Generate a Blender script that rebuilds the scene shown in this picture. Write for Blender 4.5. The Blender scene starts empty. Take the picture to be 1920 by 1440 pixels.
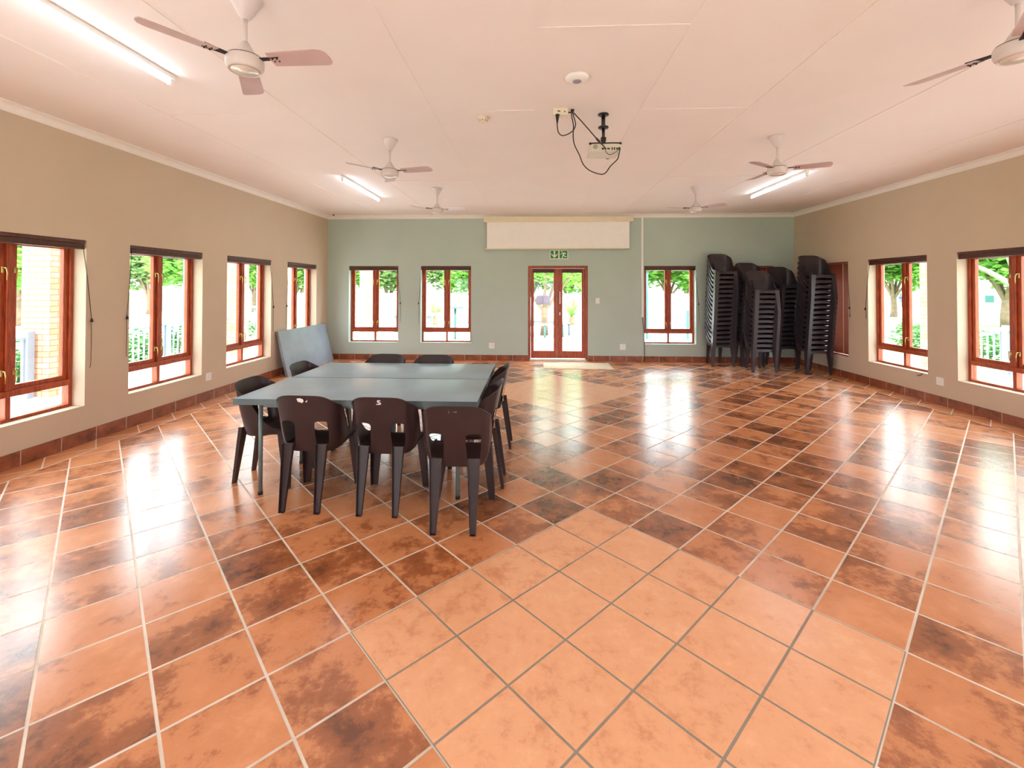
import bpy, bmesh, math, random
from mathutils import Vector, Matrix
random.seed(7)
R = math.radians
PI = math.pi
SC = bpy.context.scene
COL = SC.collection

# ------------------------------------------------------------------ room
XL, XR, YB, YR = -4.439, 5.438, 9.627, -1.6      # inner faces of the walls
ZC, WT = 3.11, 0.26                              # ceiling height, wall thickness
SILL, HEAD = 0.372, 2.015
GZ = -0.08                                       # ground outside

# ------------------------------------------------------------------ helpers
def setp(o, label=None, cat=None, group=None, kind=None):
    if label: o['label'] = label
    if cat: o['category'] = cat
    if group: o['group'] = group
    if kind: o['kind'] = kind
    return o

def empty(name, loc=(0, 0, 0), rz=0.0, **k):
    o = bpy.data.objects.new(name, None)
    o.empty_display_size = 0.1
    o.location = loc
    o.rotation_euler = (0, 0, rz)
    COL.objects.link(o)
    return setp(o, **k)

def copy_tree(o, parent=None):
    c = o.copy()
    COL.objects.link(c)
    if parent: c.parent = parent
    for ch in list(o.children):
        copy_tree(ch, c)
    return c

class MB:
    """collects shapes into one mesh"""
    def __init__(s): s.bm = bmesh.new()
    def face(s, pts, mi=0):
        try:
            f = s.bm.faces.new([s.bm.verts.new(p) for p in pts]); f.material_index = mi; return f
        except ValueError: return None
    def box(s, x0, x1, y0, y1, z0, z1, mi=0, bevel=0.0):
        v = [s.bm.verts.new(p) for p in ((x0,y0,z0),(x1,y0,z0),(x1,y1,z0),(x0,y1,z0),(x0,y0,z1),(x1,y0,z1),(x1,y1,z1),(x0,y1,z1))]
        fs = [s.bm.faces.new([v[i] for i in q]) for q in ((3,2,1,0),(4,5,6,7),(0,1,5,4),(1,2,6,5),(2,3,7,6),(3,0,4,7))]
        for f in fs: f.material_index = mi
        if bevel > 0:
            es = list({e for f in fs for e in f.edges})
            bmesh.ops.bevel(s.bm, geom=es, offset=bevel, segments=2, affect='EDGES', profile=0.6)
        return s
    def hexa(s, bot, top, mi=0):
        a = [s.bm.verts.new(p) for p in bot]; b = [s.bm.verts.new(p) for p in top]; n = len(a)
        fs = [s.bm.faces.new(a[::-1]), s.bm.faces.new(b)]
        for i in range(n):
            j = (i+1) % n
            fs.append(s.bm.faces.new((a[i], a[j], b[j], b[i])))
        for f in fs: f.material_index = mi
        return s
    def prism(s, pts, axis, a, b, mi=0):
        # pts are 2-D, extruded along axis between a and b
        def mk(p, t):
            if axis == 'x': return (t, p[0], p[1])
            if axis == 'y': return (p[0], t, p[1])
            return (p[0], p[1], t)
        return s.hexa([mk(p, a) for p in pts], [mk(p, b) for p in pts], mi)
    def tube(s, pts, r, n=8, cap=True, mi=0):
        pts = [Vector(p) for p in pts]
        rs = r if isinstance(r, (list, tuple)) else [r]*len(pts)
        rings = []
        up = None
        for i, p in enumerate(pts):
            t = (pts[min(i+1, len(pts)-1)] - pts[max(i-1, 0)])
            t = t.normalized() if t.length > 1e-9 else Vector((0,0,1))
            if up is None:
                up = t.orthogonal().normalized()
            else:
                up = (up - t*up.dot(t))
                up = up.normalized() if up.length > 1e-6 else t.orthogonal().normalized()
            w = t.cross(up)
            rings.append([s.bm.verts.new(p + (up*math.cos(2*PI*k/n) + w*math.sin(2*PI*k/n))*rs[i]) for k in range(n)])
        for a, b in zip(rings, rings[1:]):
            for k in range(n):
                f = s.bm.faces.new((a[k], a[(k+1)%n], b[(k+1)%n], b[k])); f.smooth = True; f.material_index = mi
        if cap:
            for ring in (rings[0][::-1], rings[-1]):
                f = s.bm.faces.new(ring); f.material_index = mi
        return s
    def lathe(s, prof, c=(0,0,0), n=32, mi=0, smooth=True):
        rings = []
        for r, z in prof:
            if r < 1e-5: rings.append([s.bm.verts.new((c[0], c[1], c[2]+z))])
            else: rings.append([s.bm.verts.new((c[0]+r*math.cos(2*PI*k/n), c[1]+r*math.sin(2*PI*k/n), c[2]+z)) for k in range(n)])
        for a, b in zip(rings, rings[1:]):
            for k in range(n):
                k2 = (k+1) % n
                if len(a) == 1 and len(b) == 1: continue
                if len(a) == 1: f = s.bm.faces.new((a[0], b[k2], b[k]))
                elif len(b) == 1: f = s.bm.faces.new((a[k], a[k2], b[0]))
                else: f = s.bm.faces.new((a[k], a[k2], b[k2], b[k]))
                f.smooth = smooth; f.material_index = mi
        return s
    def build(s, name, mats, parent=None, smooth_angle=None, loc=None, **k):
        bmesh.ops.recalc_face_normals(s.bm, faces=s.bm.faces[:])
        me = bpy.data.meshes.new(name)
        s.bm.to_mesh(me); s.bm.free()
        if not isinstance(mats, (list, tuple)): mats = [mats]
        for m in mats: me.materials.append(m)
        if smooth_angle is not None:
            for p in me.polygons: p.use_smooth = True
            try: me.set_sharp_from_angle(angle=R(smooth_angle))
            except Exception: pass
        o = bpy.data.objects.new(name, me)
        COL.objects.link(o)
        if parent: o.parent = parent
        if loc: o.location = loc
        return setp(o, **k)

def smooth_path(pts, n=6):
    pts = [Vector(p) for p in pts]
    out = []
    for i in range(len(pts)-1):
        p0, p1, p2, p3 = pts[max(i-1,0)], pts[i], pts[i+1], pts[min(i+2,len(pts)-1)]
        for k in range(n):
            t = k/n
            out.append(0.5*((2*p1)+(p2-p0)*t+(2*p0-5*p1+4*p2-p3)*t*t+(3*p1-p0-3*p2+p3)*t*t*t))
    out.append(pts[-1])
    return out

# ------------------------------------------------------------------ materials
def lin(c):
    f = lambda v: v/12.92 if v <= 0.04045 else ((v+0.055)/1.055)**2.4
    return tuple(f(x/255) for x in c) + (1.0,)

class NT:
    def __init__(s, name):
        s.m = bpy.data.materials.new(name); s.m.use_nodes = True
        s.t = s.m.node_tree; s.n = s.t.nodes; s.l = s.t.links
        s.b = s.n['Principled BSDF']; s.out = s.n['Material Output']
    def node(s, typ, **k):
        x = s.n.new(typ)
        for a, v in k.items(): setattr(x, a, v)
        return x
    def inp(s, sock, v):
        if isinstance(v, bpy.types.NodeSocket): s.l.new(v, sock)
        elif v is not None: sock.default_value = v
    def math(s, op, a, b=None, c=None):
        x = s.node('ShaderNodeMath', operation=op)
        s.inp(x.inputs[0], a)
        if b is not None: s.inp(x.inputs[1], b)
        if c is not None: s.inp(x.inputs[2], c)
        return x.outputs[0]
    def mix(s, f, a, b):
        x = s.node('ShaderNodeMix', data_type='RGBA')
        s.inp(x.inputs[0], f); s.inp(x.inputs[6], a); s.inp(x.inputs[7], b)
        return x.outputs[2]
    def noise(s, vec, scale, detail=3, rough=0.55, w=None):
        x = s.node('ShaderNodeTexNoise')
        if w is not None: x.noise_dimensions = '4D'; s.inp(x.inputs['W'], w)
        if vec is not None: s.l.new(vec, x.inputs['Vector'])
        x.inputs['Scale'].default_value = scale; x.inputs['Detail'].default_value = detail; x.inputs['Roughness'].default_value = rough
        return x.outputs['Fac']
    def ramp(s, f, stops):
        x = s.node('ShaderNodeValToRGB')
        cr = x.color_ramp; cr.interpolation = 'EASE'
        while len(cr.elements) < len(stops): cr.elements.new(0.5)
        for e, (p, c) in zip(cr.elements, stops): e.position = p; e.color = c
        s.l.new(f, x.inputs[0]); return x.outputs[0]
    def smooth(s, v, lo, hi):
        x = s.node('ShaderNodeMapRange', interpolation_type='SMOOTHSTEP')
        s.inp(x.inputs[0], v); x.inputs[1].default_value = lo; x.inputs[2].default_value = hi
        return x.outputs[0]
    def coord(s, which='Object'): return s.node('ShaderNodeTexCoord').outputs[which]
    def pos(s): return s.node('ShaderNodeNewGeometry').outputs['Position']
    def bump(s, h, strength, dist=0.002):
        x = s.node('ShaderNodeBump'); x.inputs['Strength'].default_value = strength; x.inputs['Distance'].default_value = dist
        s.l.new(h, x.inputs['Height']); s.l.new(x.outputs[0], s.b.inputs['Normal'])

def plain(name, c, rough=0.5, metal=0.0, var=0.06, scale=8.0, bump=0.0, bscale=120.0, spec=0.5, coat=0.0):
    k = NT(name)
    col = lin(c)
    v = k.coord('Object')
    f = k.noise(v, scale)
    a = tuple(x*(1-var) for x in col[:3])+(1,); b = tuple(min(1, x*(1+var)) for x in col[:3])+(1,)
    k.l.new(k.ramp(f, [(0.35, a), (0.65, b)]), k.b.inputs['Base Color'])
    k.b.inputs['Roughness'].default_value = rough
    k.b.inputs['Metallic'].default_value = metal
    k.b.inputs['Specular IOR Level'].default_value = spec
    k.b.inputs['Coat Weight'].default_value = coat
    if bump: k.bump(k.noise(v, bscale, 2), bump)
    return k.m

def emis(name, c, strength):
    k = NT(name)
    k.b.inputs['Base Color'].default_value = (0.9, 0.9, 0.9, 1)
    k.b.inputs['Emission Color'].default_value = c
    k.b.inputs['Emission Strength'].default_value = strength
    return k.m

def wood(name, c1, c2, rough=0.35, scale=6.0):
    k = NT(name)
    v = k.coord('Object')
    mp = k.node('ShaderNodeMapping'); k.l.new(v, mp.inputs[0]); mp.inputs['Scale'].default_value = (9, 9, 1.2)
    f = k.noise(mp.outputs[0], scale, 4, 0.6)
    k.l.new(k.ramp(f, [(0.3, lin(c1)), (0.7, lin(c2))]), k.b.inputs['Base Color'])
    k.b.inputs['Roughness'].default_value = rough
    k.bump(f, 0.15, 0.001)
    return k.m

def glass_mat(name):
    k = NT(name)
    tr = k.node('ShaderNodeBsdfTransparent'); tr.inputs[0].default_value = (0.96, 0.98, 0.97, 1)
    gl = k.node('ShaderNodeBsdfGlossy'); gl.inputs['Roughness'].default_value = 0.02
    fr = k.node('ShaderNodeFresnel'); fr.inputs[0].default_value = 1.45
    ge = k.node('ShaderNodeNewGeometry')
    fac = k.math('MULTIPLY', fr.outputs[0], k.math('SUBTRACT', 1.0, ge.outputs['Backfacing']))
    mx = k.node('ShaderNodeMixShader')
    k.l.new(fac, mx.inputs[0]); k.l.new(tr.outputs[0], mx.inputs[1]); k.l.new(gl.outputs[0], mx.inputs[2])
    k.l.new(mx.outputs[0], k.out.inputs[0])
    return k.m

def brick_mat(name, c1, c2, mortar):
    k = NT(name)
    v = k.coord('Object')
    sx = k.node('ShaderNodeSeparateXYZ'); k.l.new(v, sx.inputs[0])
    h = k.math('ADD', sx.outputs[0], sx.outputs[1])
    cb = k.node('ShaderNodeCombineXYZ'); k.l.new(h, cb.inputs[0]); k.l.new(sx.outputs[2], cb.inputs[1])
    b = k.node('ShaderNodeTexBrick'); k.l.new(cb.outputs[0], b.inputs['Vector'])
    b.inputs['Color1'].default_value = lin(c1); b.inputs['Color2'].default_value = lin(c2); b.inputs['Mortar'].default_value = lin(mortar)
    b.inputs['Scale'].default_value = 1.0; b.inputs['Mortar Size'].default_value = 0.006
    b.inputs['Brick Width'].default_value = 0.23; b.inputs['Row Height'].default_value = 0.084
    k.l.new(b.outputs[0], k.b.inputs['Base Color']); k.b.inputs['Roughness'].default_value = 0.85
    return k.m

def floor_mat():
    k = NT('glazed_terracotta_tiles')
    S, OX, OY = 0.3411, 0.1495, 2.0194
    p = k.pos()
    sx = k.node('ShaderNodeSeparateXYZ'); k.l.new(p, sx.inputs[0])
    X, Y = sx.outputs[0], sx.outputs[1]
    dx = k.math('SUBTRACT', X, OX); dy = k.math('SUBTRACT', Y, OY)
    c = 0.70711/S
    # the border course along the walls is laid half a tile off
    bl = k.math('LESS_THAN', X, -4.175); br = k.math('GREATER_THAN', X, 5.155); bb = k.math('GREATER_THAN', Y, 9.36)
    bord = k.math('MAXIMUM', k.math('MAXIMUM', bl, br), bb)
    off = k.math('MULTIPLY', bord, 0.5)
    u = k.math('ADD', k.math('MULTIPLY', k.math('ADD', dx, dy), c), off)
    v = k.math('ADD', k.math('MULTIPLY', k.math('SUBTRACT', dx, dy), c), off)
    iu, iv = k.math('FLOOR', u), k.math('FLOOR', v)
    fu, fv = k.math('SUBTRACT', u, iu), k.math('SUBTRACT', v, iv)
    eu = k.math('MINIMUM', fu, k.math('SUBTRACT', 1.0, fu)); ev = k.math('MINIMUM', fv, k.math('SUBTRACT', 1.0, fv))
    e = k.math('MULTIPLY', k.math('MINIMUM', eu, ev), S)
    for val, ax in ((-4.175, X), (5.155, X), (9.36, Y)):
        e = k.math('MINIMUM', e, k.math('ABSOLUTE', k.math('SUBTRACT', ax, val)))
    tile = k.smooth(e, 0.0038, 0.0064)          # 0 in the joint, 1 on the tile
    cid = k.node('ShaderNodeCombineXYZ'); k.l.new(iu, cid.inputs[0]); k.l.new(iv, cid.inputs[1])
    wn = k.node('ShaderNodeTexWhiteNoise', noise_dimensions='2D'); k.l.new(cid.outputs[0], wn.inputs['Vector'])
    rnd = wn.outputs['Value']
    # two inlaid diamonds of five by five pale tiles
    def inside(a0, a1, b0, b1):
        t = k.math('MULTIPLY', k.math('GREATER_THAN', iu, a0-0.5), k.math('LESS_THAN', iu, a1-0.5))
        t2 = k.math('MULTIPLY', k.math('GREATER_THAN', iv, b0-0.5), k.math('LESS_THAN', iv, b1-0.5))
        return k.math('MULTIPLY', t, t2)
    pale = k.math('MAXIMUM', inside(-2, 3, -2, 3), inside(8, 13, -12, -7))
    pale = k.math('MAXIMUM', pale, inside(-12, -7, 8, 13))
    pale = k.math('MULTIPLY', pale, k.math('SUBTRACT', 1.0, bord))
    w = k.math('MULTIPLY', rnd, 37.0)
    n1 = k.noise(p, 3.6, 6, 0.72, w)
    n2 = k.noise(p, 26.0, 5, 0.7)
    n3 = k.noise(p, 1.1, 2)
    n4 = k.noise(p, 9.0, 8, 0.75, w)
    blot = k.math('ADD', k.math('MULTIPLY', n1, 0.88), k.math('MULTIPLY', n2, 0.12))
    # more smudging toward the middle rows of the room, shifted tile by tile
    blot = k.math('ADD', blot, k.math('MULTIPLY', k.math('SUBTRACT', rnd, 0.55), 0.21))
    dark = k.ramp(blot, [(0.31, lin((104, 54, 28))), (0.43, lin((154, 88, 50))), (0.54, lin((206, 132, 84))), (0.74, lin((224, 152, 104)))])
    blot2 = k.math('ADD', n4, k.math('MULTIPLY', k.math('SUBTRACT', rnd, 0.5), 0.10))
    lite = k.ramp(blot2, [(0.30, lin((212, 144, 102))), (0.50, lin((234, 170, 126))), (0.72, lin((240, 182, 140)))])
    bcol = k.ramp(blot, [(0.30, lin((200, 128, 80))), (0.70, lin((224, 156, 108)))])
    col = k.mix(pale, dark, lite)
    col = k.mix(bord, col, bcol)
    grout = k.ramp(k.noise(p, 3.0, 3), [(0.35, lin((204, 186, 166))), (0.65, lin((226, 210, 192)))])  # grout whitened beyond its own grey, floor reflection painted into the colour
    grout = k.mix(pale, grout, lin((140, 126, 108)))
    k.l.new(k.mix(tile, grout, col), k.b.inputs['Base Color'])
    rg = k.math('ADD', 0.22, k.math('MULTIPLY', n3, 0.045))
    rg = k.math('ADD', rg, k.math('MULTIPLY', k.math('SUBTRACT', 1.0, tile), 0.35))
    k.l.new(rg, k.b.inputs['Roughness'])
    k.b.inputs['Specular IOR Level'].default_value = 1.0; k.b.inputs['IOR'].default_value = 1.6
    h = tile
    k.bump(h, 0.28, 0.0022)
    return k.m

def skirting_mat():
    k = NT('brown_skirting_tiles')
    p = k.pos(); sx = k.node('ShaderNodeSeparateXYZ'); k.l.new(p, sx.inputs[0])
    t = k.math('DIVIDE', k.math('ADD', sx.outputs[0], sx.outputs[1]), 0.341)
    it = k.math('FLOOR', t); f = k.math('SUBTRACT', t, it)
    e = k.math('MULTIPLY', k.math('MINIMUM', f, k.math('SUBTRACT', 1.0, f)), 0.341)
    tile = k.smooth(e, 0.003, 0.005)
    wn = k.node('ShaderNodeTexWhiteNoise', noise_dimensions='1D'); k.l.new(it, wn.inputs['W'])
    n = k.noise(p, 7.0, 5, 0.65, k.math('MULTIPLY', wn.outputs['Value'], 20.0))
    c = k.ramp(n, [(0.3, lin((92, 44, 26))), (0.5, lin((138, 72, 46))), (0.7, lin((168, 94, 62)))])
    k.l.new(k.mix(tile, lin((196, 168, 146)), c), k.b.inputs['Base Color'])
    k.b.inputs['Roughness'].default_value = 0.3
    k.bump(tile, 0.3, 0.002)
    return k.m

def leaf_mat(name, c1, c2):
    k = NT(name)
    p = k.pos()
    f = k.noise(p, 1.4, 3)
    c = k.ramp(f, [(0.35, lin(c1)), (0.65, lin(c2))])
    d = k.node('ShaderNodeBsdfDiffuse'); t = k.node('ShaderNodeBsdfTranslucent'); mx = k.node('ShaderNodeMixShader')
    k.l.new(c, d.inputs[0]); k.l.new(c, t.inputs[0]); mx.inputs[0].default_value = 0.4
    k.l.new(d.outputs[0], mx.inputs[1]); k.l.new(t.outputs[0], mx.inputs[2]); k.l.new(mx.outputs[0], k.out.inputs[0])
    return k.m

M = {}
M['floor'] = floor_mat()
M['skirt'] = skirting_mat()
M['ceiling'] = plain('ceiling_paint', (238, 229, 225), 0.9, var=0.01, scale=1.5)
M['tan'] = plain('tan_wall_paint', (204, 184, 162), 0.75, var=0.02, scale=1.2, bump=0.08, bscale=220)
M['sage'] = plain('sage_wall_paint', (182, 197, 189), 0.75, var=0.02, scale=1.2, bump=0.08, bscale=220)
M['cornice'] = plain('cornice_paint', (240, 234, 230), 0.7, var=0.01)
M['brick'] = brick_mat('red_face_brick', (196, 128, 92), (214, 150, 112), (214, 190, 168))
M['colbrick'] = brick_mat('orange_face_brick', (172, 126, 100), (194, 152, 126), (146, 92, 62))
M['frame'] = wood('reddish_varnished_timber', (136, 50, 22), (184, 80, 36))
M['blind'] = wood('dark_brown_blind_slats', (74, 36, 26), (96, 50, 36), 0.45)
M['blindlite'] = wood('reddish_brown_blind_slats', (128, 58, 36), (152, 74, 46), 0.45)
M['glass'] = glass_mat('clear_window_glass')
M['brass'] = plain('worn_brass', (206, 176, 110), 0.3, 0.9)
M['steel'] = plain('brushed_steel', (190, 190, 188), 0.3, 0.9)
M['aluminium'] = plain('pale_aluminium', (214, 208, 204), 0.35, 0.7)
M['plastic'] = plain('dark_brown_moulded_plastic', (52, 35, 36), 0.34, var=0.10, scale=5, bump=0.03, bscale=260, spec=0.38)
M['blackplastic'] = plain('charcoal_moulded_plastic', (58, 50, 56), 0.30, var=0.10, scale=5, bump=0.03, bscale=260)
M['tabletop'] = plain('blue_grey_painted_board', (150, 178, 194), 0.36, var=0.08, scale=2.2, bump=0.05, bscale=60)
M['tableedge'] = plain('dark_grey_table_edge', (92, 108, 112), 0.45)
M['tableleg'] = plain('grey_painted_steel_tube', (106, 116, 116), 0.4, 0.2)
M['board'] = plain('pale_blue_grey_laminate', (146, 158, 174), 0.32, var=0.08, scale=3.0)
M['boardedge'] = plain('grey_board_edge', (120, 122, 130), 0.5)
M['white'] = plain('white_plastic', (238, 236, 234), 0.4, var=0.01)
M['cream'] = plain('cream_plastic', (226, 214, 190), 0.45, var=0.03)
M['fan'] = plain('off_white_fan_enamel', (214, 202, 200), 0.35, var=0.02)
M['fanblade'] = plain('fan_blade_paint', (196, 168, 168), 0.4, var=0.04)
M['fanrim'] = plain('pale_fan_ring', (236, 228, 220), 0.25, 0.3)
M['darkgap'] = plain('dark_gap', (30, 24, 24), 0.7)
M['black'] = plain('black_plastic', (26, 22, 24), 0.45, var=0.05)
M['cable'] = plain('black_cable_rubber', (38, 28, 26), 0.5)
M['projector'] = plain('off_white_projector_shell', (214, 206, 190), 0.45, var=0.03)
M['grille'] = plain('grey_speaker_grille', (160, 154, 142), 0.6)
M['screen'] = plain('white_screen_cloth', (247, 243, 242), 0.85, var=0.01)
M['screencase'] = plain('cream_screen_case', (236, 222, 198), 0.5, var=0.02)
M['green'] = plain('green_sign_print', (18, 122, 62), 0.5, var=0.03)
M['signwhite'] = plain('pale_sign_print', (226, 234, 214), 0.5, var=0.02)
M['mat'] = plain('beige_mat_weave', (214, 196, 168), 0.95, var=0.06, scale=40, bump=0.3, bscale=300)
M['lilac'] = leaf_mat('pale_lilac_card', (188, 178, 194), (196, 186, 202))
M['tube'] = emis('lit_fluorescent_tube', (0.80, 0.92, 1.0, 1), 8.0)
M['paving'] = plain('pale_paving', (226, 222, 216), 0.9, var=0.03, scale=1.0)
M['lawn'] = plain('dry_green_lawn', (108, 136, 78), 0.95, var=0.12, scale=0.6)
M['railing'] = plain('pale_grey_railing_paint', (118, 132, 146), 0.5, var=0.02)
M['hedge'] = leaf_mat('hedge_leaves', (52, 98, 54), (86, 134, 74))
M['leaf'] = leaf_mat('tree_leaves', (98, 152, 66), (142, 188, 92))
M['leafdark'] = leaf_mat('olive_tree_leaves', (106, 138, 84), (142, 164, 104))
M['bark'] = plain('pale_tree_bark', (118, 98, 78), 0.9, var=0.15, scale=6)
M['bark2'] = plain('silver_tree_bark', (140, 132, 126), 0.9, var=0.1, scale=6)
M['whitewall'] = plain('white_garden_wall', (236, 234, 230), 0.85, var=0.02)
M['greensteel'] = plain('green_painted_steel', (44, 92, 88), 0.5)
M['concrete'] = plain('grey_concrete', (112, 116, 120), 0.85, var=0.08)
M['blue'] = plain('blue_cloth', (34, 70, 150), 0.9)
M['trouser'] = plain('grey_cloth', (96, 98, 108), 0.9)
M['skin'] = plain('brown_skin', (120, 82, 60), 0.6)
M['scuff'] = plain('white_sticker_residue', (226, 222, 222), 0.7)
M['scuffgrey'] = plain('grey_scratch_marks', (120, 108, 106), 0.7)
M['roof'] = plain('roof_underside', (200, 190, 180), 0.9)

# ------------------------------------------------------------------ room shell
def wall(name, mat, origin, rz, length, z1, holes, label):
    """local x along the wall, y = 0 inner face, y = WT outer face"""
    xs = sorted({0.0, length} | {h[0] for h in holes} | {h[1] for h in holes})
    zs = sorted({-0.1, z1} | {h[2] for h in holes} | {h[3] for h in holes})
    def solid(i, j):
        if i < 0 or j < 0 or i >= len(xs)-1 or j >= len(zs)-1: return False
        cx, cz = (xs[i]+xs[i+1])/2, (zs[j]+zs[j+1])/2
        return not any(h[0] < cx < h[1] and h[2] < cz < h[3] for h in holes)
    mb = MB()
    for i in range(len(xs)-1):
        for j in range(len(zs)-1):
            if not solid(i, j): continue
            x0, x1, z0, zz = xs[i], xs[i+1], zs[j], zs[j+1]
            mb.face([(x0,0,z0),(x1,0,z0),(x1,0,zz),(x0,0,zz)], 0)
            mb.face([(x1,WT,z0),(x0,WT,z0),(x0,WT,zz),(x1,WT,zz)], 1)
            if not solid(i-1, j): mb.face([(x0,0,z0),(x0,0,zz),(x0,WT,zz),(x0,WT,z0)], 0)
            if not solid(i+1, j): mb.face([(x1,0,z0),(x1,WT,z0),(x1,WT,zz),(x1,0,zz)], 0)
            if not solid(i, j-1): mb.face([(x0,0,z0),(x0,WT,z0),(x1,WT,z0),(x1,0,z0)], 0)
            if not solid(i, j+1): mb.face([(x0,0,zz),(x1,0,zz),(x1,WT,zz),(x0,WT,zz)], 0)
    bmesh.ops.remove_doubles(mb.bm, verts=mb.bm.verts[:], dist=1e-5)
    o = mb.build(name, [mat, M['brick']], label=label, cat='wall', kind='structure')
    o.location = origin; o.rotation_euler = (0, 0, rz)
    return o

LWIN = [(-0.02, 1.08), (1.60, 2.70), (3.21, 4.312), (4.80, 5.905), (6.395, 7.515), (8.025, 9.13)]   # y ranges, left wall
RWIN = [(8.03, 9.13), (6.475, 7.57), (4.93, 6.035), (3.36, 4.46), (1.78, 2.88), (0.20, 1.30)]       # y ranges, right wall
BWIN = [(-3.965, -2.88), (-2.39, -1.303), (2.36, 3.432), (3.945, 5.02)]                             # x ranges, back wall
DOOR = (-0.083, 1.182)

LEN_S = YB - YR
wall('wall_left', M['tan'], (XL, YR, 0), R(90), LEN_S, ZC+0.1, [(a-YR, b-YR, SILL, HEAD) for a, b in LWIN], 'tan painted wall with four timber windows, left side')
wall('wall_right', M['tan'], (XR, YB, 0), R(-90), LEN_S, ZC+0.1, [(YB-b, YB-a, SILL, HEAD) for a, b in RWIN], 'tan painted wall on the right behind the chair stacks')
wall('wall_back', M['sage'], (XL, YB, 0), 0, XR-XL, ZC+0.1,
     [(a-XL, b-XL, SILL, HEAD) for a, b in BWIN] + [(DOOR[0]-XL, DOOR[1]-XL, 0.0, 2.02)], 'sage green end wall with double glazed door and screen')
FWIN_ADDED = [(-3.7, -1.7), (-0.5, 1.5), (2.6, 4.6)]                        # added unseen glazed doors behind the viewer, for daylight on the foreground
wall('wall_front', M['tan'], (XR, YR, 0), R(180), XR-XL, ZC+0.1, [(XR-b, XR-a, 0.0, 2.1) for a, b in FWIN_ADDED], 'tan wall with added glazed doors behind the viewer')

mb = MB(); mb.box(XL-WT, XR+WT, YR-WT, YB+WT, -0.12, 0.0)
mb.build('floor', M['floor'], label='terracotta tile floor laid diagonally with pale tile diamonds', cat='floor', kind='structure')

# ceiling of flat boards with cover strips over the joints
mb = MB(); mb.box(XL-WT, XR+WT, YR-WT, YB+WT, ZC, ZC+0.08)
for x in (-3.30, -2.13, -0.89, 0.03, 0.95, 1.88, 3.10, 4.53):
    mb.box(x-0.014, x+0.014, YR, YB-0.07, ZC-0.004, ZC+0.002)
for x0, x1, y in ((-0.89, 0.03, 3.96), (0.95, 1.88, 3.975), (0.03, 0.95, 2.70), (-3.30, -2.13, 3.94), (1.88, 3.10, 6.4), (-2.13, -0.89, 6.5)):
    mb.box(x0, x1, y-0.012, y+0.012, ZC-0.0035, ZC+0.002)
mb.build('ceiling', M['ceiling'], label='white board ceiling with thin joint strips', cat='ceiling', kind='structure')

# cove cornice
def cove(name, p0, p1, inward, label):
    prof = [(0, 0), (0, -0.078), (0.008, -0.078), (0.010, -0.068)]
    for k in range(7):
        a = k/6*PI/2
        prof.append((0.012+0.05*(1-math.cos(a)), -0.064+0.05*math.sin(a)))
    prof += [(0.066, -0.010), (0.070, -0.008), (0.070, 0)]
    p0, p1, n = Vector(p0), Vector(p1), Vector(inward)
    mb = MB()
    mb.hexa([p0 + n*a + Vector((0,0,b)) for a, b in prof], [p1 + n*a + Vector((0,0,b)) for a, b in prof])
    return mb.build(name, M['cornice'], label=label, cat='cornice', kind='structure')
cove('trim_1', (XL, YR, ZC), (XL, YB, ZC), (1, 0, 0), 'white cove cornice above the left tan wall')
cove('trim_2', (XR, YR, ZC), (XR, YB, ZC), (-1, 0, 0), 'white cove cornice above the right tan wall')
cove('trim_3', (XL, YB, ZC), (XR, YB, ZC), (0, -1, 0), 'white cove cornice above the sage end wall')

# tiled skirting
def skirt(name, boxes, label):
    mb = MB()
    for b in boxes: mb.box(*b, bevel=0.002)
    return mb.build(name, M['skirt'], label=label, cat='baseboard', kind='structure')
SK = 0.012
skirt('baseboard_left', [(XL, XL+SK, YR, YB, 0, 0.13)], 'brown tile skirting along the left wall')
skirt('baseboard_right', [(XR-SK, XR, YR, YB, 0, 0.115)], 'brown tile skirting along the right wall')
skirt('baseboard_back', [(XL+SK, DOOR[0], YB-SK, YB, 0, 0.118), (DOOR[1], XR-SK, YB-SK, YB, 0, 0.118)], 'brown tile skirting on both sides of the door')

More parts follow.
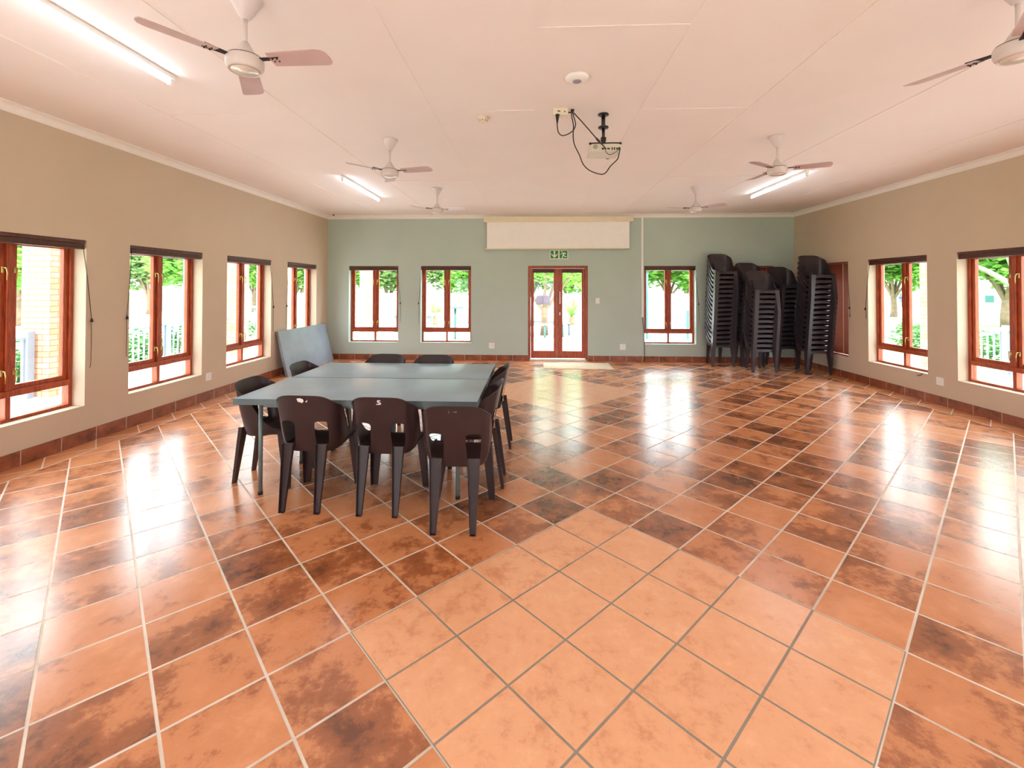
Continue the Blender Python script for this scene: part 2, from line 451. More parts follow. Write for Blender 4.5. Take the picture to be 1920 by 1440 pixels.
# ------------------------------------------------------------------ windows
WALLS = {'left': lambda t: ((XL, t, 0), R(90)), 'right': lambda t: ((XR, t, 0), R(-90)), 'back': lambda t: ((t, YB, 0), 0.0)}
REC = 0.13            # recess of the frame behind the wall face
win_n = [0]
def window(side, start, w, label, full=True):
    """start is where local x = 0 sits; local y points outwards"""
    win_n[0] += 1
    loc, rz = WALLS[side](start)
    root = empty('window_%d' % win_n[0], loc, rz, label=label, cat='window', kind='structure')
    z0, z1 = SILL, HEAD
    zt0, zt1 = 0.585, 0.640       # transom
    y0, y1 = REC, REC+0.07
    f = MB()
    J = 0.036
    f.box(0, J, y0, y1, z0, z1, bevel=0.003); f.box(w-J, w, y0, y1, z0, z1, bevel=0.003)
    f.box(J, w-J, y0, y1, z1-0.05, z1, bevel=0.003); f.box(J, w-J, y0-0.01, y1, z0, z0+0.028, bevel=0.003)
    f.box(J, w-J, y0-0.012, y1, zt0, zt1, bevel=0.004)
    f.box(w/2-0.024, w/2+0.024, y0-0.004, y1, zt1, z1-0.05, bevel=0.003)
    f.box(w/2-0.020, w/2+0.020, y0, y1, z0+0.028, zt0, bevel=0.003)
    f.build('window_frame', M['frame'], root)
    for a, b in ((J, w/2-0.02), (w/2+0.02, w-J)):
        g = MB(); g.box(a, b, y0+0.035, y0+0.040, z0+0.028, zt0)
        g.build('pane', M['glass'], root)
    for a, b, sgn in ((J, w/2-0.024, -1), (w/2+0.024, w-J, 1)):
        s = MB(); T = 0.044
        ys0, ys1 = y0+0.018, y0+0.062
        s.box(a, a+T, ys0, ys1, zt1, z1-0.05, bevel=0.003); s.box(b-T, b, ys0, ys1, zt1, z1-0.05, bevel=0.003)
        s.box(a+T, b-T, ys0, ys1, zt1, zt1+T, bevel=0.003); s.box(a+T, b-T, ys0, ys1, z1-0.05-T, z1-0.05, bevel=0.003)
        so = s.build('sash', M['frame'], root)
        g = MB(); g.box(a+T, b-T, ys0+0.018, ys0+0.023, zt1+T, z1-0.05-T)
        g.build('pane', M['glass'], so)
        if full:
            xm = (b-0.022) if sgn < 0 else (a+0.022)
            for zz in (1.70, 0.80):
                h = MB()
                h.box(xm-0.009, xm+0.009, ys0-0.009, ys0, zz-0.028, zz+0.028, bevel=0.003)
                h.tube([(xm, ys0-0.01, zz+0.02), (xm-0.004*sgn, ys0-0.035, zz+0.015), (xm-0.008*sgn, ys0-0.040, zz-0.03), (xm-0.010*sgn, ys0-0.034, zz-0.09)], [0.006, 0.006, 0.005, 0.0045], 8)
                h.build('handle', M['brass'], so, label='brass casement fastener')
    return root

# venetian blinds, raised into a bundle or let down
def blind(side, start, w, label, cord=None, down=False, cordlen=0.85, group='timber venetian blinds'):
    loc, rz = WALLS[side](start)
    root = empty('venetian_blind', loc, rz, label=label, cat='blind', group=group)
    y0, y1 = 0.012, 0.070
    e = 0.004
    h = MB(); h.box(e, w-e, y0-0.004, y1, HEAD-0.034, HEAD-0.001, bevel=0.004)
    h.build('head_rail', M['blind'] if not down else M['blindlite'], root)
    s = MB()
    if not down:
        z = HEAD-0.037
        for k in range(11):
            s.box(e+0.004, w-e-0.004, y0+0.002*(k % 2), y1-0.004, z-0.0031, z)
            z -= 0.0035
        s.build('slat', M['blind'], root, kind='stuff', label='dark slats bunched together')
        b = MB(); b.box(e+0.003, w-e-0.003, y0, y1-0.003, z-0.014, z-0.001, bevel=0.003); b.build('bottom_rail', M['blind'], root)
        zb = z
    else:
        z = HEAD-0.050
        while z > SILL+0.045:
            s.hexa([(e+0.004, y0+0.004, z-0.016), (w-e-0.004, y0+0.004, z-0.016), (w-e-0.004, y1-0.022, z+0.013), (e+0.004, y1-0.022, z+0.013)],
                   [(e+0.004, y0+0.006, z-0.014), (w-e-0.004, y0+0.006, z-0.014), (w-e-0.004, y1-0.020, z+0.015), (e+0.004, y1-0.020, z+0.015)])
            z -= 0.024
        s.build('slat', M['blindlite'], root, kind='stuff', label='closed reddish brown slats')
        b = MB(); b.box(e+0.003, w-e-0.003, y0, y1-0.012, SILL+0.004, SILL+0.024, bevel=0.003); b.build('bottom_rail', M['blindlite'], root)
        for xx in (0.14, w-0.14):
            t = MB(); t.tube([(xx, y0-0.002, HEAD-0.03), (xx, y0-0.002, SILL+0.02)], 0.0035, 6)
            t.build('ladder_cord', M['cream'], root)
    if cord:
        xx = w-0.03 if cord > 0 else 0.03
        xo = w+0.048 if cord > 0 else -0.042
        c = MB()
        pts = [(xx, 0.008, HEAD-0.05), (xx+(xo-xx)*0.45, -0.006, 1.65), (xo, -0.012, 1.235)]
        c.tube(smooth_path(pts, 5), 0.0032, 6)
        c.tube(smooth_path([(xo, -0.010, 1.20), (xo+0.006, -0.008, 1.05), (xo+0.003, -0.008, cordlen), (xo-0.008*cord, -0.008, cordlen-0.06)], 5), 0.0026, 6)
        co = c.build('pull_cord', M['cable'], root)
        k = MB(); k.lathe([(0, 0.022), (0.007, 0.020), (0.012, 0.0), (0.013, -0.016), (0.0, -0.018)], (xo, -0.016, 1.215), 12)
        k.build('tassel', M['black'], co)
    return root

wl = ['left', 'left', 'left', 'left', 'left', 'left']
lnames = [None, None, 'timber casement window onto a brick column, cut by the left picture edge', 'timber casement window onto railing and hedge, second along the left wall',
          'timber casement window third along the left wall, before the leaning tabletop', 'timber casement window partly hidden by the leaning tabletop']
for i, (a, b) in enumerate(LWIN):
    window('left', a, b-a, lnames[i] or ('timber casement window beside the viewer, %s of the left wall' % ('start' if i == 0 else 'second pane pair')), full=i > 1)
rnames = ['timber window covered by a closed brown blind beside the chair stacks', 'timber casement window onto lawn and a brick column, right wall',
          'timber casement window onto railing and a forked tree, cut by the right picture edge', None, None, None]
for i, (a, b) in enumerate(RWIN):
    window('right', b, b-a, rnames[i] or ('timber casement window on the right wall near the viewer, number %d from the camera' % (6-i)), full=i < 3)
bnames = ['timber casement window nearest the left corner of the sage wall', 'timber casement window between the corner window and the door',
          'timber casement window between the cable trunking and chair stacks', 'timber window behind the chair stacks with its blind down']
for i, (a, b) in enumerate(BWIN):
    window('back', a, b-a, bnames[i])

blind('left', LWIN[2][0], LWIN[2][1]-LWIN[2][0], 'raised dark timber blind over the window showing a brick column', cord=1, cordlen=0.80)
blind('left', LWIN[3][0], LWIN[3][1]-LWIN[3][0], 'raised dark timber blind over the window showing railing and hedge', cord=-1)
blind('left', LWIN[4][0], LWIN[4][1]-LWIN[4][0], 'raised dark timber blind over the third tan wall window, before the tabletop', cord=1)
blind('left', LWIN[5][0], LWIN[5][1]-LWIN[5][0], 'raised dark timber blind directly above the leaning tabletop', cord=-1)
blind('right', RWIN[0][1], RWIN[0][1]-RWIN[0][0], 'closed reddish brown blind on the tan wall beside chair stacks', cord=1, down=True, cordlen=1.12)
blind('right', RWIN[1][1], RWIN[1][1]-RWIN[1][0], 'raised dark timber blind over the window showing lawn and brick', cord=-1, cordlen=1.12)
blind('right', RWIN[2][1], RWIN[2][1]-RWIN[2][0], 'raised dark timber blind over the window showing a forked tree')
blind('back', BWIN[0][0], BWIN[0][1]-BWIN[0][0], 'raised blind over the sage wall window nearest the leaning tabletop', cord=1)
blind('back', BWIN[1][0], BWIN[1][1]-BWIN[1][0], 'raised blind over the sage wall window just before the door', cord=-1)
blind('back', BWIN[2][0], BWIN[2][1]-BWIN[2][0], 'raised blind over the window beside the white cable trunking', cord=1)
blind('back', BWIN[3][0], BWIN[3][1]-BWIN[3][0], 'closed brown blind on the sage wall behind the chair stacks', down=True)

# unseen doors added to the wall behind the viewer to let in light
for i, (a, b) in enumerate(FWIN_ADDED):
    root = empty('door_%d' % (i+2), (b, YR, 0), R(180), label='added unseen glazed timber doors behind the viewer, %s of three' % ('first', 'second', 'third')[i], cat='door', kind='structure')
    w = b-a
    f = MB()
    for x in (0.0, w/2-0.05, w-0.06): f.box(x, x+(0.06 if x != w/2-0.05 else 0.10), 0.05, 0.12, 0, 2.1)
    for z0, z1 in ((0.0, 0.18), (2.0, 2.1)): f.box(0.06, w/2-0.05, 0.06, 0.11, z0, z1); f.box(w/2+0.05, w-0.06, 0.06, 0.11, z0, z1)
    f.build('door_frame', M['frame'], root)
    for x0, x1 in ((0.06, w/2-0.05), (w/2+0.05, w-0.06)):
        g = MB(); g.box(x0, x1, 0.083, 0.087, 0.18, 2.0); g.build('pane', M['glass'], root)

# ------------------------------------------------------------------ double door
dr = empty('door_1', (DOOR[0], YB, 0), 0, label='double glazed timber door in the sage wall under the exit sign', cat='door', kind='structure')
DW = DOOR[1]-DOOR[0]
f = MB(); y0, y1 = 0.03, 0.15
f.box(0, 0.055, y0, y1, 0, 2.02, bevel=0.004); f.box(DW-0.055, DW, y0, y1, 0, 2.02, bevel=0.004); f.box(0.055, DW-0.055, y0, y1, 1.965, 2.02, bevel=0.004)
f.build('door_frame', M['frame'], dr)
for k, (a, b, ga, gb) in enumerate(((0.057, 0.613, 0.125, 0.545), (0.615, DW-0.057, 0.735, 1.140))):
    lf = MB(); ly0, ly1 = 0.055, 0.098
    lf.box(a, ga, ly0, ly1, 0.05, 1.962, bevel=0.004); lf.box(gb, b, ly0, ly1, 0.05, 1.962, bevel=0.004)
    lf.box(ga, gb, ly0, ly1, 1.875, 1.962, bevel=0.004)
    lf.box(ga, gb, ly0+0.006, ly1-0.004, 0.05, 0.205, bevel=0.004)
    lo = lf.build('door_leaf', M['frame'], dr)
    g = MB(); g.box(ga, gb, 0.074, 0.079, 0.205, 1.875); g.build('pane', M['glass'], lo)
    bl = MB(); bl.box(ga-0.02, gb+0.02, 0.020, 0.054, 1.915, 1.95, bevel=0.003)
    z = 1.912
    for q in range(9): bl.box(ga-0.015, gb+0.015, 0.022+0.002*(q % 2), 0.052, z-0.0042, z); z -= 0.0048
    bl.build('door_blind', M['blind'], lo, label='raised blind bundle on the door leaf')
    if k == 1:
        h = MB(); h.tube([(0.675, 0.055, 1.46), (0.675, 0.012, 1.46), (0.675, 0.010, 1.33), (0.675, 0.012, 1.22), (0.675, 0.055, 1.22)], 0.013, 10)
        h.build('handle', M['cream'], lo, label='pale pull handle')
        h = MB(); h.box(0.662, 0.690, 0.046, 0.056, 0.97, 1.03, bevel=0.004); h.build('lock_plate', M['cream'], lo)
t = MB(); t.box(0.03, DW-0.03, 0.005, 0.15, 0.0, 0.035, bevel=0.004)
t.build('threshold', M['aluminium'], dr, label='pale metal threshold strip')

s = MB()
X0 = 0.064
s.prism([(0.064, 1.285), (0.110, 1.387), (0.383, 1.387), (0.383, 1.187), (0.110, 1.187)], 'y', YB+0.083, YB+0.088)
s.build('door_notice', M['lilac'], label='pale lilac arrow shaped notice on the glass door leaf', cat='notice')

# ------------------------------------------------------------------ chairs
YO = 0.23       # rear feet sit at local y = -YO
def W_at(z):
    pts = [(0.37, 0.186), (0.39, 0.190), (0.45, 0.212), (0.56, 0.224), (0.68, 0.229), (0.82, 0.233)]
    for (a, b), (c, d) in zip(pts, pts[1:]):
        if z <= c: return b + (d-b)*max(0, (z-a))/(c-a)
    return pts[-1][1]
def Yb_at(z): return 0.078 - 0.205*(z-0.43)
# columns: (px, forward offset, top edge height)
COLS = []
for px in (0.0, 0.08, 0.16, 0.24, 0.30, 0.345, 0.42, 0.50, 0.58, 0.66, 0.715, 0.76, 0.82, 0.88, 0.93, 0.965):
    COLS.append((px, 0.040*px**3 + (0.055*((px-0.76)/0.24)**2 if px > 0.76 else 0), 0.80-0.085*px**5))
COLS += [(0.985, 0.105, 0.715), (0.997, 0.135, 0.675), (1.0, 0.165, 0.600), (1.0, 0.195, 0.530), (1.0, 0.228, 0.487), (1.0, 0.265, 0.464), (1.0, 0.305, 0.455), (1.0, 0.345, 0.450), (1.0, 0.372, 0.446)]
HA, HB = 4, 11           # hole between these columns
ZROW = [0.39, 0.41, 0.432, 0.447, 0.49, 0.53, 0.565, 0.614, 0.638, 0.66, 0.69, 0.72, 0.745, 0.765, 0.785, 0.80]
R0, R1 = 3, 7            # hole between these rows
def shell_point(px, off, h, z, sgn=1):
    yb = Yb_at(z)
    k = min(1.0, max(0.0, (off-0.12)/0.2))
    yb = yb*(1-k) + Yb_at(0.43)*k
    if 0.2 < px < 0.5 and z < 0.60:       # the central splat widens downwards
        px = px + 0.07*(1-abs(px-0.33)/0.17 if abs(px-0.33) < 0.17 else 0)*(0.60-z)/0.15
    w = W_at(z)
    if off > 0.10 and px > 0.9:           # the sides draw in towards the front
        w = w + (min(w, 0.194+0.13*(z-0.39))-w)*min(1.0, (off-0.10)/0.14)
    return Vector((sgn*px*w, yb + off - YO, z))
def shell_mesh():
    mb = MB(); bm = mb.bm
    cols = [(-1, c, i) for i, c in reversed(list(enumerate(COLS))) if i > 0] + [(1, c, i) for i, c in enumerate(COLS)]
    grid = []
    for sg, (px, off, h), ci in cols:
        line = []
        for ri, zr in enumerate(ZROW):
            f = (zr-0.39)/(0.80-0.39)
            if h >= 0.70:
                z = zr if zr <= 0.614 else 0.614 + (zr-0.614)/(0.186)*(h-0.614)
            else:
                zb = 0.39 + 0.018*min(1, max(0, (off-0.17)/0.08))
                z = zb + f*(h-zb)
            if HA <= ci <= HB and ri == R1:
                m = abs((ci-(HA+HB)/2)/((HB-HA)/2))
                z -= 0.020*m**3
            line.append(bm.verts.new(shell_point(px, off, h, z, sg)))
        grid.append((line, ci, sg))
    for (a, ca, sa), (b, cb, sb) in zip(grid, grid[1:]):
        lo, hi = min(ca, cb), max(ca, cb)
        for r in range(len(ZROW)-1):
            if lo >= HA and hi <= HB and R0 <= r < R1: continue
            bm.faces.new((a[r], b[r], b[r+1], a[r+1]))
    bmesh.ops.recalc_face_normals(bm, faces=bm.faces[:])
    bmesh.ops.solidify(bm, geom=bm.faces[:], thickness=0.0034)
    # a rolled lip along the top edge of back and sides
    lip = [v for v in (shell_point(px, off, h, h, sg) for sg, (px, off, h), ci in cols)]
    mb.tube([p - Vector((0, 0, 0.001)) for p in lip], 0.0042, 6)
    return mb
def seat_mesh():
    mb = MB(); bm = mb.bm
    prof = [(0.083, 0.418), (0.11, 0.417), (0.17, 0.416), (0.25, 0.420), (0.33, 0.427), (0.40, 0.432), (0.432, 0.431), (0.445, 0.426), (0.452, 0.414), (0.456, 0.395), (0.458, 0.372)]
    us = [-1, -0.97, -0.85, -0.68, -0.63, -0.5, -0.25, 0, 0.25, 0.5, 0.63, 0.68, 0.85, 0.97, 1]
    rows = []
    for y, z in prof:
        row = []
        for u in us:
            w = 0.205 if z > 0.40 else 0.207
            if y < 0.2: w = min(w, 0.187)
            zz = z + (0.010*u**4 if y < 0.40 else 0) - (0.008*(1-u*u) if 0.1 < y < 0.40 else 0)
            if z < 0.38 and abs(u) < 0.64: zz = z + 0.006*math.cos(u*PI/1.28)
            px = min(1.0, abs(u)*0.97)
            bow = 0.040*px**3 + (0.050*((px-0.76)/0.24)**2 if px > 0.76 else 0)
            yy = y + bow*max(0.0, 1-(y-0.083)/0.22)
            row.append(bm.verts.new((u*w, yy-YO, zz)))
        rows.append(row)
    for a, b in zip(rows, rows[1:]):
        for i in range(len(us)-1): bm.faces.new((a[i], a[i+1], b[i+1], b[i]))
    bmesh.ops.recalc_face_normals(bm, faces=bm.faces[:])
    bmesh.ops.solidify(bm, geom=bm.faces[:], thickness=0.0034)
    return mb
def channel(top, bot, z1, z0, t, rear):
    """U (rear legs) or L (front legs) section lofted between two rectangles (x_in, x_out, y_back, y_front)"""
    mb = MB()
    def prof(q, z):
        xi, xo, yb, yf = q
        s = 1 if xo > xi else -1
        if rear:   # web in front, both flanges run backwards
            p = [(xi, yb), (xi, yf), (xo, yf), (xo, yb), (xo-s*t, yb), (xo-s*t, yf-t), (xi+s*t, yf-t), (xi+s*t, yb)]
        else:      # web in front, one outer flange
            p = [(xi, yf), (xo, yf), (xo, yb), (xo-s*t, yb), (xo-s*t, yf-t), (xi, yf-t)]
        return [(x, y-YO, z) for x, y in p]
    n = 5
    secs = []
    for k in range(n+1):
        f = k/n
        q = [a+(b-a)*f for a, b in zip(top, bot)]
        secs.append([mb.bm.verts.new(p) for p in prof(q, z1+(z0-z1)*f)])
    m = len(secs[0])
    for a, b in zip(secs, secs[1:]):
        for i in range(m): mb.bm.faces.new((a[i], a[(i+1) % m], b[(i+1) % m], b[i]))
    mb.bm.faces.new(secs[0]); mb.bm.faces.new(secs[-1][::-1])
    if rear:
        xi, xo, yb, yf = bot
        mb.box(min(xi, xo), max(xi, xo), yb-YO, yf-YO, z0, z0+0.003)
    return mb
def make_chair(mat):
    root = empty('plastic_chair', (0, 0, 0), 0)
    shell_mesh().build('backrest', mat, root, smooth_angle=38)
    seat_mesh().build('seat', mat, root, smooth_angle=38)
    for s in (-1, 1):
        channel((s*0.081, s*0.163, 0.046, 0.0745), (s*0.107, s*0.144, -0.018, 0.004), 0.448, 0.0, 0.0026, True).build('leg', mat, root, smooth_angle=30)
        channel((s*0.130, s*0.2085, 0.385, 0.4605), (s*0.180, s*0.2285, 0.452, 0.482), 0.43, 0.0, 0.003, False).build('leg', mat, root, smooth_angle=30)
    return root

chair_src = make_chair(M['plastic'])
stack_src = make_chair(M['blackplastic'])
first = {id(chair_src): True, id(stack_src): True}
def put_chair(src, x, y, ang, label, group, z=0.0):
    """ang: direction the sitter looks, degrees from +y, anticlockwise"""
    o = src if first[id(src)] else copy_tree(src)
    if first[id(src)]: first[id(src)] = False
    o.location = (x, y, z); o.rotation_euler = (0, 0, R(ang))
    setp(o, label, 'chair', group)
    return o
def by_rear(x, y, ang):
    a = R(ang); return x - math.sin(a)*YO, y + math.cos(a)*YO
GT = 'chairs pushed in around the two tables'
tchairs = [
    (-1.595, 3.062, -2, 'brown plastic chair with a white torn sticker patch on its back'),
    (-1.046, 3.040, -2, 'brown plastic chair with a small curled white mark on its back'),
    (-0.494, 2.838, 0, 'brown plastic chair pulled furthest out, faint grey scratches on its back'),
    (-2.352, 3.634, -90, 'brown plastic chair tucked under the near table end, beside the window wall'),
    (-2.352, 4.440, -90, 'brown plastic chair at the far table end, in front of the leaning tabletop'),
    (-0.232, 3.640, 90, 'brown plastic chair seen sideways at the near table end, door side'),
    (-0.214, 4.490, 90, 'brown plastic chair seen sideways at the far table end, door side'),
    (-1.620, 5.045, 180, 'brown plastic chair across the far table, only its top showing, nearer the windows'),
    (-1.075, 5.020, 180, 'brown plastic chair across the far table, only its top showing, nearer the door'),
]
placed = []
for x, y, a, lab in tchairs:
    cx, cy = by_rear(x, y, a)
    placed.append(put_chair(chair_src, cx, cy, a, lab, GT))

# marks left on three chair backs
def back_mark(chair, pts, mat, label, name='sticker_remnant'):
    """pts: outline in (x, z) on the rear face of the backrest"""
    mb = MB()
    def rp(x, z, d):
        px = abs(x)/W_at(z)
        p = shell_point(px, 0.040*px**3, 0.8, z, 1 if x >= 0 else -1)
        return p + Vector((0, -d, 0))
    mb.hexa([rp(x, z, 0.0042) for x, z in pts], [rp(x, z, 0.0050) for x, z in pts])
    return mb.build(name, mat, chair, label=label)
back_mark(placed[0], [(-0.030, 0.782), (-0.006, 0.785), (0.012, 0.779), (0.020, 0.770), (0.016, 0.757), (0.004, 0.750), (-0.006, 0.757), (-0.018, 0.756), (-0.026, 0.766)], M['scuff'], 'white torn sticker patch')
back_mark(placed[0], [(0.030, 0.762), (0.040, 0.768), (0.047, 0.774), (0.044, 0.760), (0.034, 0.754)], M['scuff'], 'small white sticker scrap')
back_mark(placed[1], [(-0.004, 0.783), (0.012, 0.784), (0.018, 0.776), (0.010, 0.775), (0.004, 0.777), (0.002, 0.772), (0.012, 0.768), (0.020, 0.762), (0.018, 0.754), (0.006, 0.750), (-0.014, 0.751), (-0.016, 0.756), (0.004, 0.757), (0.010, 0.760), (-0.004, 0.766), (-0.008, 0.775)], M['scuff'], 'white curled sticker scrap')
back_mark(placed[2], [(-0.030, 0.772), (-0.026, 0.772), (-0.028, 0.762), (-0.026, 0.754), (-0.030, 0.755), (-0.033, 0.763)], M['scuffgrey'], 'faint grey scratch', 'scratch_mark')
back_mark(placed[2], [(-0.008, 0.765), (0.006, 0.766), (0.014, 0.772), (0.020, 0.770), (0.018, 0.758), (0.013, 0.758), (0.010, 0.763), (-0.008, 0.762)], M['scuffgrey'], 'faint grey scratch', 'scratch_mark')

ORD = ['first', 'second', 'third', 'fourth', 'fifth', 'sixth', 'seventh', 'eighth', 'ninth', 'tenth', 'eleventh', 'twelfth', 'thirteenth', 'fourteenth', 'fifteenth', 'sixteenth', 'seventeenth']
def stack(x, y, ang, n, desc, group):
    """x, y: centre between the front feet of the lowest chair"""
    a = R(ang); dx, dy = -math.sin(a), math.cos(a)
    cx, cy = x - dx*0.235, y - dy*0.235
    for k in range(n):
        sh = 0.0108*k
        put_chair(stack_src, cx+dx*sh + random.uniform(-0.0004, 0.0004), cy+dy*sh, ang,
                  'charcoal plastic chair, %s from the floor in %s' % (ORD[k], desc), group, z=0.0905*k)
stack(3.775, 9.125, 180, 17, 'the tallest stack, against the sage wall', 'chairs in the tallest stack')
stack(4.345, 9.130, 180, 15, 'the rear stack behind the shortest one', 'chairs in the rear stack')
stack(4.270, 8.520, 178, 13, 'the shortest front stack', 'chairs in the shortest stack')
stack(4.925, 8.945, 186, 14, 'the corner stack behind the tan wall stack', 'chairs in the corner stack')
stack(5.130, 8.345, 180, 16, 'the stack against the tan wall', 'chairs in the stack by the tan wall')

# ------------------------------------------------------------------ tables
def make_table():
    root = empty('folding_table', (0, 0, 0), 0)
    L, Dp, z1, th = 1.80, 0.795, 0.735, 0.044
    t = MB(); t.box(-L/2+0.003, L/2-0.003, -Dp/2+0.003, Dp/2-0.003, z1-th, z1, bevel=0.003)
    t.build('tabletop', M['tabletop'], root, smooth_angle=30)
    t = MB()
    for a, b, c, d in ((-L/2, L/2, -Dp/2, -Dp/2+0.004), (-L/2, L/2, Dp/2-0.004, Dp/2), (-L/2, -L/2+0.004, -Dp/2+0.004, Dp/2-0.004), (L/2-0.004, L/2, -Dp/2+0.004, Dp/2-0.004)):
        t.box(a, b, c, d, z1-th-0.001, z1-0.0015)
    t.build('edge_band', M['tableedge'], root, label='darker grey table edge')
    for sx in (-1, 1):
        for sy in (-1, 1):
            lg = MB()
            x, y = sx*(L/2-0.155), sy*(Dp/2-0.095)
            lg.tube([(x, y, z1-th), (x, y, 0.012)], 0.0155, 12)
            lo = lg.build('leg', M['tableleg'], root)
            ft = MB(); ft.lathe([(0, 0.0), (0.018, 0.0), (0.018, 0.022), (0.0165, 0.026), (0, 0.026)], (x, y, 0), 12)
            ft.build('foot_cap', M['black'], lo)
        br = MB(); x = sx*(L/2-0.155)
        br.tube([(x, -Dp/2+0.095, z1-th-0.02), (x, Dp/2-0.095, z1-th-0.02)], 0.012, 10)
        br.build('cross_bar', M['tableleg'], root)
    ap = MB()
    for sy in (-1, 1): ap.box(-L/2+0.20, L/2-0.20, sy*(Dp/2-0.06)-0.010, sy*(Dp/2-0.06)+0.010, z1-th-0.03, z1-th)
    ap.build('under_rail', M['tableleg'], root)
    return root
tb = make_table()
tb.location = (-1.288, 3.6235, 0)
setp(tb, 'blue-grey topped table nearest the viewer, three chair backs along it', 'table', 'two grey tables pushed together')
tb2 = copy_tree(tb)
tb2.location = (-1.288, 4.432, 0)
setp(tb2, 'blue-grey topped table pushed against the far side of the near one', 'table', 'two grey tables pushed together')

# tabletop leaning on the wall
lb = empty('leaning_tabletop', (-4.20, 8.52, 0), 0, label='pale blue-grey tabletop leaning on its side under the corner window', cat='tabletop')
ang = math.atan2(0.185, 0.79)
b = MB()
def lean(u, v, w):    # u along the wall, v up the board, w thickness towards the room
    return (-math.sin(ang)*v + math.cos(ang)*w, u, math.cos(ang)*v + math.sin(ang)*w + 0.0)
b.hexa([lean(u, v, -0.042) for u, v in ((-0.88, 0.010), (0.92, 0.010), (0.92, 0.81), (-0.88, 0.81))], [lean(u, v, 0.0) for u, v in ((-0.88, 0.010), (0.92, 0.010), (0.92, 0.81), (-0.88, 0.81))])
b.build('board', M['board'], lb)
b = MB()
for u0, u1, v0, v1 in ((-0.883, 0.923, 0.0, 0.0105), (-0.883, 0.923, 0.8095, 0.813), (-0.884, -0.8795, 0.0, 0.813), (0.9195, 0.924, 0.0, 0.813)):
    b.hexa([lean(u, v, -0.043) for u, v in ((u0, v0), (u1, v0), (u1, v1), (u0, v1))], [lean(u, v, -0.001) for u, v in ((u0, v0), (u1, v0), (u1, v1), (u0, v1))])
b.build('edge_band', M['boardedge'], lb)
b = MB()
for u in (-0.72, 0.76):
    b.hexa([lean(a, c, -0.062) for a, c in ((u-0.015, 0.10), (u+0.015, 0.10), (u+0.015, 0.70), (u-0.015, 0.70))], [lean(a, c, -0.0425) for a, c in ((u-0.015, 0.10), (u+0.015, 0.10), (u+0.015, 0.70), (u-0.015, 0.70))])
b.build('folded_leg', M['black'], lb)

# ------------------------------------------------------------------ ceiling fans
def make_fan():
    root = empty('ceiling_fan', (0, 0, ZC), 0)
    c = MB(); c.lathe([(0, 0), (0.082, 0), (0.084, -0.006), (0.070, -0.030), (0.040, -0.085), (0.026, -0.108), (0.017, -0.114), (0, -0.114)], n=28)
    c.build('canopy', M['fan'], root)
    r = MB(); r.tube([(0, 0, -0.10), (0, 0, -0.27)], 0.011, 12); r.build('down_rod', M['fan'], root)
    m = MB()
    m.lathe([(0, -0.235), (0.016, -0.236), (0.024, -0.250), (0.052, -0.296), (0.060, -0.318), (0.058, -0.322), (0, -0.322)], n=28)
    m.lathe([(0, -0.320), (0.083, -0.320), (0.090, -0.324), (0.094, -0.335), (0.094, -0.362), (0.090, -0.376), (0.084, -0.386), (0.077, -0.394), (0.0755, -0.391), (0.068, -0.388), (0, -0.388)], n=36)
    mo = m.build('motor', M['fan'], root)
    g = MB(); g.lathe([(0.0, -0.3885), (0.066, -0.389), (0.068, -0.3915), (0.066, -0.3935), (0.030, -0.3925), (0.028, -0.397), (0, -0.398)], n=32)
    g.build('motor_cap', M['fanrim'], mo)
    d = MB(); d.lathe([(0.0855, -0.3180), (0.0862, -0.3215), (0.0855, -0.3235), (0.05, -0.3235), (0.05, -0.318)], n=32); d.build('ventilation_gap', M['darkgap'], mo)
    for k in range(3):
        a = R(120*k)
        T = Matrix.Rotation(a, 4, 'Z')
        tilt = Matrix.Translation((0.27, 0, -0.338)) @ Matrix.Rotation(R(-11), 4, 'X')
        outline = [(-0.125, -0.046), (-0.12, -0.052), (0.15, -0.061), (0.182, -0.052), (0.199, -0.028), (0.206, 0.012), (0.203, 0.045), (0.190, 0.058), (0.17, 0.061), (-0.12, 0.052), (-0.125, 0.046)]
        bl = MB()
        bl.hexa([T @ tilt @ Vector((x, y, -0.0022 + 0.004*(1-(y/0.06)**2))) for x, y in outline], [T @ tilt @ Vector((x, y, 0.0012 + 0.004*(1-(y/0.06)**2))) for x, y in outline])
        bo = bl.build('blade', M['fanblade'], root)
        br = MB()
        br.hexa([T @ Vector(p) for p in ((0.075, -0.016, -0.336), (0.075, 0.016, -0.336), (0.20, 0.020, -0.332), (0.20, -0.020, -0.338))],
                [T @ Vector(p) for p in ((0.075, -0.016, -0.332), (0.075, 0.016, -0.332), (0.20, 0.020, -0.327), (0.20, -0.020, -0.333))])
        for px in (0.165, 0.190):
            for py in (-0.012, 0.012):
                q = T @ Vector((px, py, -0.345)); br.lathe([(0, -0.002), (0.0045, 0), (0.0045, 0.018), (0, 0.018)], q, 8)
        br.build('blade_bracket', M['darkgap'], bo, label='dark screwed blade bracket')
    return root
fan0 = make_fan()
fans = [(-1.550, 2.360, -3, 'large near ceiling fan beside the long fluorescent tube'),
        (-1.500, 4.690, -13, 'ceiling fan on the window side, middle of its row of three'),
        (-1.490, 7.020, -14, 'smallest looking ceiling fan on the window side, nearest the screen wall'),
        (2.515, 4.745, -23, 'ceiling fan hanging beside the short fluorescent tube near the stacks'),
        (2.510, 7.050, -50, 'ceiling fan farthest off on the projector side, above the trunking'),
        (2.465, 2.390, -5, 'near ceiling fan cut off by the upper right picture corner')]
for i, (x, y, a, lab) in enumerate(fans):
    o = fan0 if i == 0 else copy_tree(fan0)
    o.location = (x, y, ZC); o.rotation_euler = (0, 0, R(a))
    setp(o, lab, 'ceiling fan', 'white three bladed ceiling fans')

